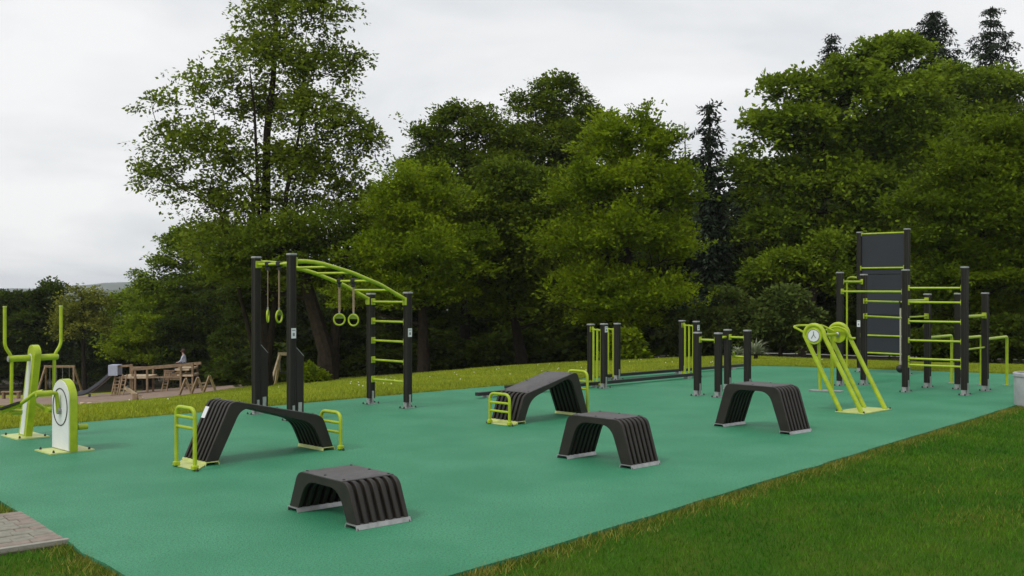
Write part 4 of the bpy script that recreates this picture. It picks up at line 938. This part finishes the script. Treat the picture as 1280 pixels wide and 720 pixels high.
broad('small maple with hanging clusters above the shrubs', 985, 38, [(990, 330, 26, 20), (1035, 350, 22, 24), (960, 345, 18, 16), (1045, 310, 20, 20)], 46, 260, r=.12, tl=[(1003, 460, 0), (1000, 400, 0), (998, 330, 0)], name='maple_tree')
# left background
broad('dense mid green tree sloping down toward the playground', 280, 67, [(235, 320, 36, 34), (275, 310, 40, 36), (310, 330, 36, 40), (215, 350, 40, 32), (262, 365, 52, 40), (315, 390, 44, 40), (205, 390, 40, 34), (250, 425, 52, 32), (300, 440, 50, 30), (190, 330, 12, 14)], 51, 1700, m='l_maple', leaf=.2, r=.22)
broad('low mid green tree at the left end of the wood beside the gap', 185, 74, [(180, 368, 22, 18), (160, 385, 24, 20), (190, 400, 36, 30), (155, 420, 30, 30), (200, 440, 40, 24)], 52, 700, m='l_maple', leaf=.22)
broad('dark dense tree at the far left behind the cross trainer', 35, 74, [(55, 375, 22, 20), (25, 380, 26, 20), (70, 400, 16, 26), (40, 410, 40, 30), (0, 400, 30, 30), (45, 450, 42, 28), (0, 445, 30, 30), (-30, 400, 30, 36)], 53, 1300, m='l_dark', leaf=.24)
broad('pale thin tree with a bare lower trunk left of the playground', 104, 70, [(100, 366, 20, 12), (90, 385, 20, 16), (115, 380, 20, 16), (102, 402, 24, 16), (122, 410, 14, 16), (85, 415, 14, 12)], 54, 330, m='l_pale', leaf=.18, per=20, r=.16, tl=[(106, 482, 0), (104, 440, 0), (105, 400, 0), (101, 365, 0)])
hornbeam('low cone shaped bright green tree behind the playground', 180, 64, [(182, 402, 12, 14), (178, 422, 26, 18), (195, 430, 22, 16), (165, 440, 24, 16), (188, 448, 34, 14)], 55, 520, r=.1, tl=[(180, 480, 0), (181, 440, 0), (182, 400, 0)], leaf=.18)

# spruces
def spruce(label, u, Y, vtop, vbase, half, seed, dens=1., droop=.35, gap=.0, sparse=1.):
    rg = np.random.default_rng(seed); x = XU(u, Y); g = TZ(x, Y); zt = ZV(vtop, Y) - g; zb = max(.5, ZV(vbase, Y) - g); T = thing('spruce_tree', label, 'conifer', (x, Y, g), 0, 'dark spruces among the broadleaf trees')
    mb = MB(); mb.tube([(0, 0, -.3), (0, 0, zt * .5), (0, 0, zt)], [.22, .13, .015], 8, caps=False)
    Cs = []; Ds = []; Ls = []; z = zt - .15
    while z > zb:
        f = (zt - z) / (zt - zb); rad = half * px(Y) * (.03 + .97 * f ** .8) * rg.uniform(.7, 1.15); k = int(6 + 5 * f)
        a0 = rg.uniform(0, 6.28)
        for i in range(k):
            if rg.random() > sparse: continue
            a = a0 + i * 6.283 / k + rg.normal(0, .25); L = rad * rg.uniform(.65, 1.15); tipz = -L * droop + L * .18 * (1 - f)
            d = np.array([math.cos(a), math.sin(a), 0]); mb.tube([(0, 0, z), tuple(d * L * .55 + np.array([0, 0, z + tipz * .6])), tuple(d * L + np.array([0, 0, z + tipz * .75]))], [.03, .018, .006], 4, caps=False)
            for q in np.arange(.05, 1.02, .13 / max(L, .2)):
                Cs.append(d * L * q + np.array([0, 0, z + tipz * min(q * 1.1, .8)]) + rg.normal(0, .05, 3)); Ds.append(d * .8 + rg.normal(0, .45, 3) + np.array([0, 0, -.25]))
        z -= rg.uniform(.40, .60) * (1 + gap)
    mb.build('trunk', 'bark', T)
    V = leaves_arrays(np.array(Cs), np.array(Ds), .36, int(15 * dens), .20, .34, .04, .7, rg, .40)
    link('crown', arr_mesh('crown', V, np.arange(len(V)).reshape(-1, 4), M['l_spruce']), T)
spruce('slim dark spruce standing between the pointed hornbeam and the maple', 887, 43, 126, 400, 40, 61, 1.3)
spruce('small spruce top peeping over the left shoulder of the large maple', 1040, 62, 42, 330, 90, 62, 1.2)
spruce('broad dark spruce top behind the highest part of the maple', 1166, 60, 13, 300, 165, 63, 1.5)
spruce('tallest spruce at the upper right corner with open tiers', 1238, 62, 8, 330, 130, 64, 1.3, gap=.2)
spruce('dark spruce low behind the slim spruce, mostly in shade', 925, 58, 235, 440, 60, 65, 1.3)
T = thing('dead_tree', 'thin bare dead treetop left of the slim spruce', 'tree', (XU(856, 50), 50, TZ(XU(856, 50), 50)))
b = MB(); rg = np.random.default_rng(9); zt = ZV(152, 50) - TZ(XU(856, 50), 50); b.tube([(0, 0, -.2), (.05, 0, zt * .6), (0, 0, zt)], [.14, .07, .01], 6)
for i in range(26):
    z = zt - .15 - i * .16; a = rg.uniform(0, 6.28); L = .12 + .5 * (i / 26) ** .7 * rg.uniform(.6, 1.2); b.tube([(0, 0, z), (math.cos(a) * L * .6, math.sin(a) * L * .6, z + .04), (math.cos(a) * L, math.sin(a) * L, z + .16 * L)], [.014, .009, .003], 4)
b.build('trunk', 'bark', T)

# shrubs
def shrub(label, u, Y, lobes, seed, m='l_shrub', ns=260, leaf=.15, per=26, droop=.6, name='shrub', group=None):
    x0 = XU(u, Y); g = TZ(x0, Y); L = PL(Y, u, lobes)
    top = max(l[2] for l in L)
    return make_tree(name, label, 'shrub', x0, Y, [([(0, 0, -.2), (.05, .02, top * .5), (0, 0, top)], .06, .02)], L, m, ns, per, leaf, Lsp=.55, wid=.3, thin=.06, droop=droop, up=.35, seed=seed, limbs=14, q0=.5, low=-.2, group=group)
gsb = 'shrubs at the foot of the wood'
shrub('rounded shrub with drooping leaves right of the slim spruce', 915, 36, [(915, 375, 26, 18), (900, 395, 28, 18), (930, 395, 26, 20), (915, 420, 34, 24), (885, 425, 20, 20)], 71, ns=420)
shrub('rounded drooping shrub next to the maple trunks', 975, 35, [(980, 372, 22, 16), (965, 392, 24, 18), (995, 392, 22, 20), (980, 415, 32, 24), (1010, 420, 18, 20)], 72, ns=400)
shrub('drooping shrub below the pointed hornbeam', 868, 37, [(868, 400, 18, 18), (855, 418, 20, 16), (880, 420, 20, 20), (868, 438, 28, 14)], 73, ns=220)
shrub('small round bush at the foot of the leaning trunk', 393, 39, [(393, 468, 13, 11), (386, 474, 9, 8)], 74, 'l_horn', 80)
shrub('young pale green shrub behind the front bar gate', 780, 34, [(780, 420, 12, 14), (774, 440, 16, 14), (788, 442, 12, 12)], 75, 'l_horn', 110)
shrub('low dark bush at the right end of the play sand', 285, 64, [(283, 458, 14, 14), (290, 470, 18, 10)], 76, 'l_maple', 120)
shrub('low leafy bush right of the climbing wall', 1165, 30, [(1165, 430, 30, 20), (1200, 438, 30, 14)], 77, 'l_dark', 260)
shrub('low leafy bush at the right edge behind the parallel bars', 1262, 30, [(1262, 415, 40, 26), (1290, 430, 36, 20), (1230, 432, 26, 16)], 78, 'l_dark', 420)
def spiky(label, u, Y, vt, half, seed):
    rg = np.random.default_rng(seed); x = XU(u, Y); g = TZ(x, Y); h = ZV(vt, Y) - g; T = thing('spiky_plant', label, 'plant', (x, Y, g), 0, 'pale spiky plants at the back'); b = MB()
    for i in range(95):
        a = rg.uniform(0, 6.283); el = rg.uniform(.1, 1.4); L = h * rg.uniform(.9, 1.35); d = Vector((math.cos(a), math.sin(a), 0)); c0 = Vector((0, 0, h * .25)); s = Vector((-d.y, d.x, 0)) * .022
        p1 = c0 + (d * math.cos(el) + Vector((0, 0, math.sin(el)))) * L * .45; p2 = c0 + d * L * .75 * math.cos(el * .8) + Vector((0, 0, L * .8 * math.sin(el * .8) - .1 * L))
        k = len(b.v); b.v += [tuple(c0 - s), tuple(c0 + s), tuple(p1 + s), tuple(p1 - s), tuple(p2)]; b.f += [(k, k + 1, k + 2, k + 3), (k + 3, k + 2, k + 4)]
    b.build('leaves', 'l_spike', T, False); b = MB(); b.tube([(0, 0, -.1), (0, 0, h * .3)], [.07, .05], 7); b.build('stem', 'bark', T)
spiky('pale spiky yucca like plant behind the right short post', 945, 28, 422, 20, 1)
spiky('smaller pale spiky plant beside the short posts, left of the yucca', 922, 30.5, 432, 14, 2)

# deeper wood: copies of a few trees, too far in the shade to tell apart
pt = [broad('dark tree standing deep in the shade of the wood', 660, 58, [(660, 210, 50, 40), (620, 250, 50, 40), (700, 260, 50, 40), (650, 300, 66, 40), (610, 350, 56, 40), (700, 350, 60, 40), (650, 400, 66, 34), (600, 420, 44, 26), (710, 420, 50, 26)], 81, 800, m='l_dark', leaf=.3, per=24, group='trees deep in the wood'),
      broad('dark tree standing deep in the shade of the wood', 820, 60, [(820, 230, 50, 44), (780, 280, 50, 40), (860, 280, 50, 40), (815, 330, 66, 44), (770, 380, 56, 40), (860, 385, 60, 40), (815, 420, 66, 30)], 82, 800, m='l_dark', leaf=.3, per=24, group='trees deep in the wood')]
rg = random.Random(4)
spots = []
for Yd, us, js in ((50, range(340, 1330, 90), 16), (62, range(230, 1420, 85), 24), (76, range(170, 1500, 90), 30), (92, range(120, 1600, 100), 30)):
    for u_ in us: spots.append((u_ + rg.uniform(-js, js), Yd + rg.uniform(-3, 3)))
spots += [(u_ + rg.uniform(-10, 10), Y_) for Y_ in (84, 98) for u_ in range(-90, 330, 38)]
for i, (u_, Yd) in enumerate(spots):
    c = copy_tree(pt[i % 2]); x = XU(u_, Yd); c.location = (x, Yd, TZ(x, Yd) - .2); c.rotation_euler.z = rg.uniform(0, 6.28)
    hmax = 250 if u_ > 480 else 330
    hmax = np.interp(u_, [0, 90, 110, 170, 200, 300, 400, 500, 600, 900, 1000, 1500], [370, 380, 392, 388, 375, 345, 330, 280, 220, 240, 200, 150])
    s = (ZV(hmax + rg.uniform(0, 50 if u_ > 330 else 14), Yd) - c.location.z) / 10.5; c.scale = (s * rg.uniform(.85, 1.15) * 1.0, s * 1.0, s)
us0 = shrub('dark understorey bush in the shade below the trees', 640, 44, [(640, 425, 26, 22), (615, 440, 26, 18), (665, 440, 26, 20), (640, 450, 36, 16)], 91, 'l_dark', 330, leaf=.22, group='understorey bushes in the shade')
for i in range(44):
    u_ = 330 + (i % 22) * 48 + rg.uniform(-14, 14); Yd = (47 if i < 22 else 56) + rg.uniform(-2, 2) + max(0, 440 - u_) * .12; c = copy_tree(us0); x = XU(u_, Yd); c.location = (x, Yd, TZ(x, Yd) - .1); c.rotation_euler.z = rg.uniform(0, 6.28); s = rg.uniform(.8, 1.5); c.scale = (s * 1.2, s * 1.2, s)

# ------------------------------------------------------------------ haze
b = MB(); b.box((0, 1900, 12), (9600, 5000, 62)); hz = b.build('haze', M['hill'], smooth=False); hz.data.materials.clear()
hm = bpy.data.materials.new('haze_air'); hm.use_nodes = True; n = hm.node_tree.nodes; n.clear()
ho = n.new('ShaderNodeOutputMaterial'); pv = n.new('ShaderNodeVolumePrincipled'); pv.inputs['Color'].default_value = (.86, .92, 1, 1); pv.inputs['Density'].default_value = .00017
hm.node_tree.links.new(pv.outputs[0], ho.inputs['Volume']); hz.data.materials.append(hm); tag(hz, 'pale summer haze over the valley', 'haze', kind='stuff')
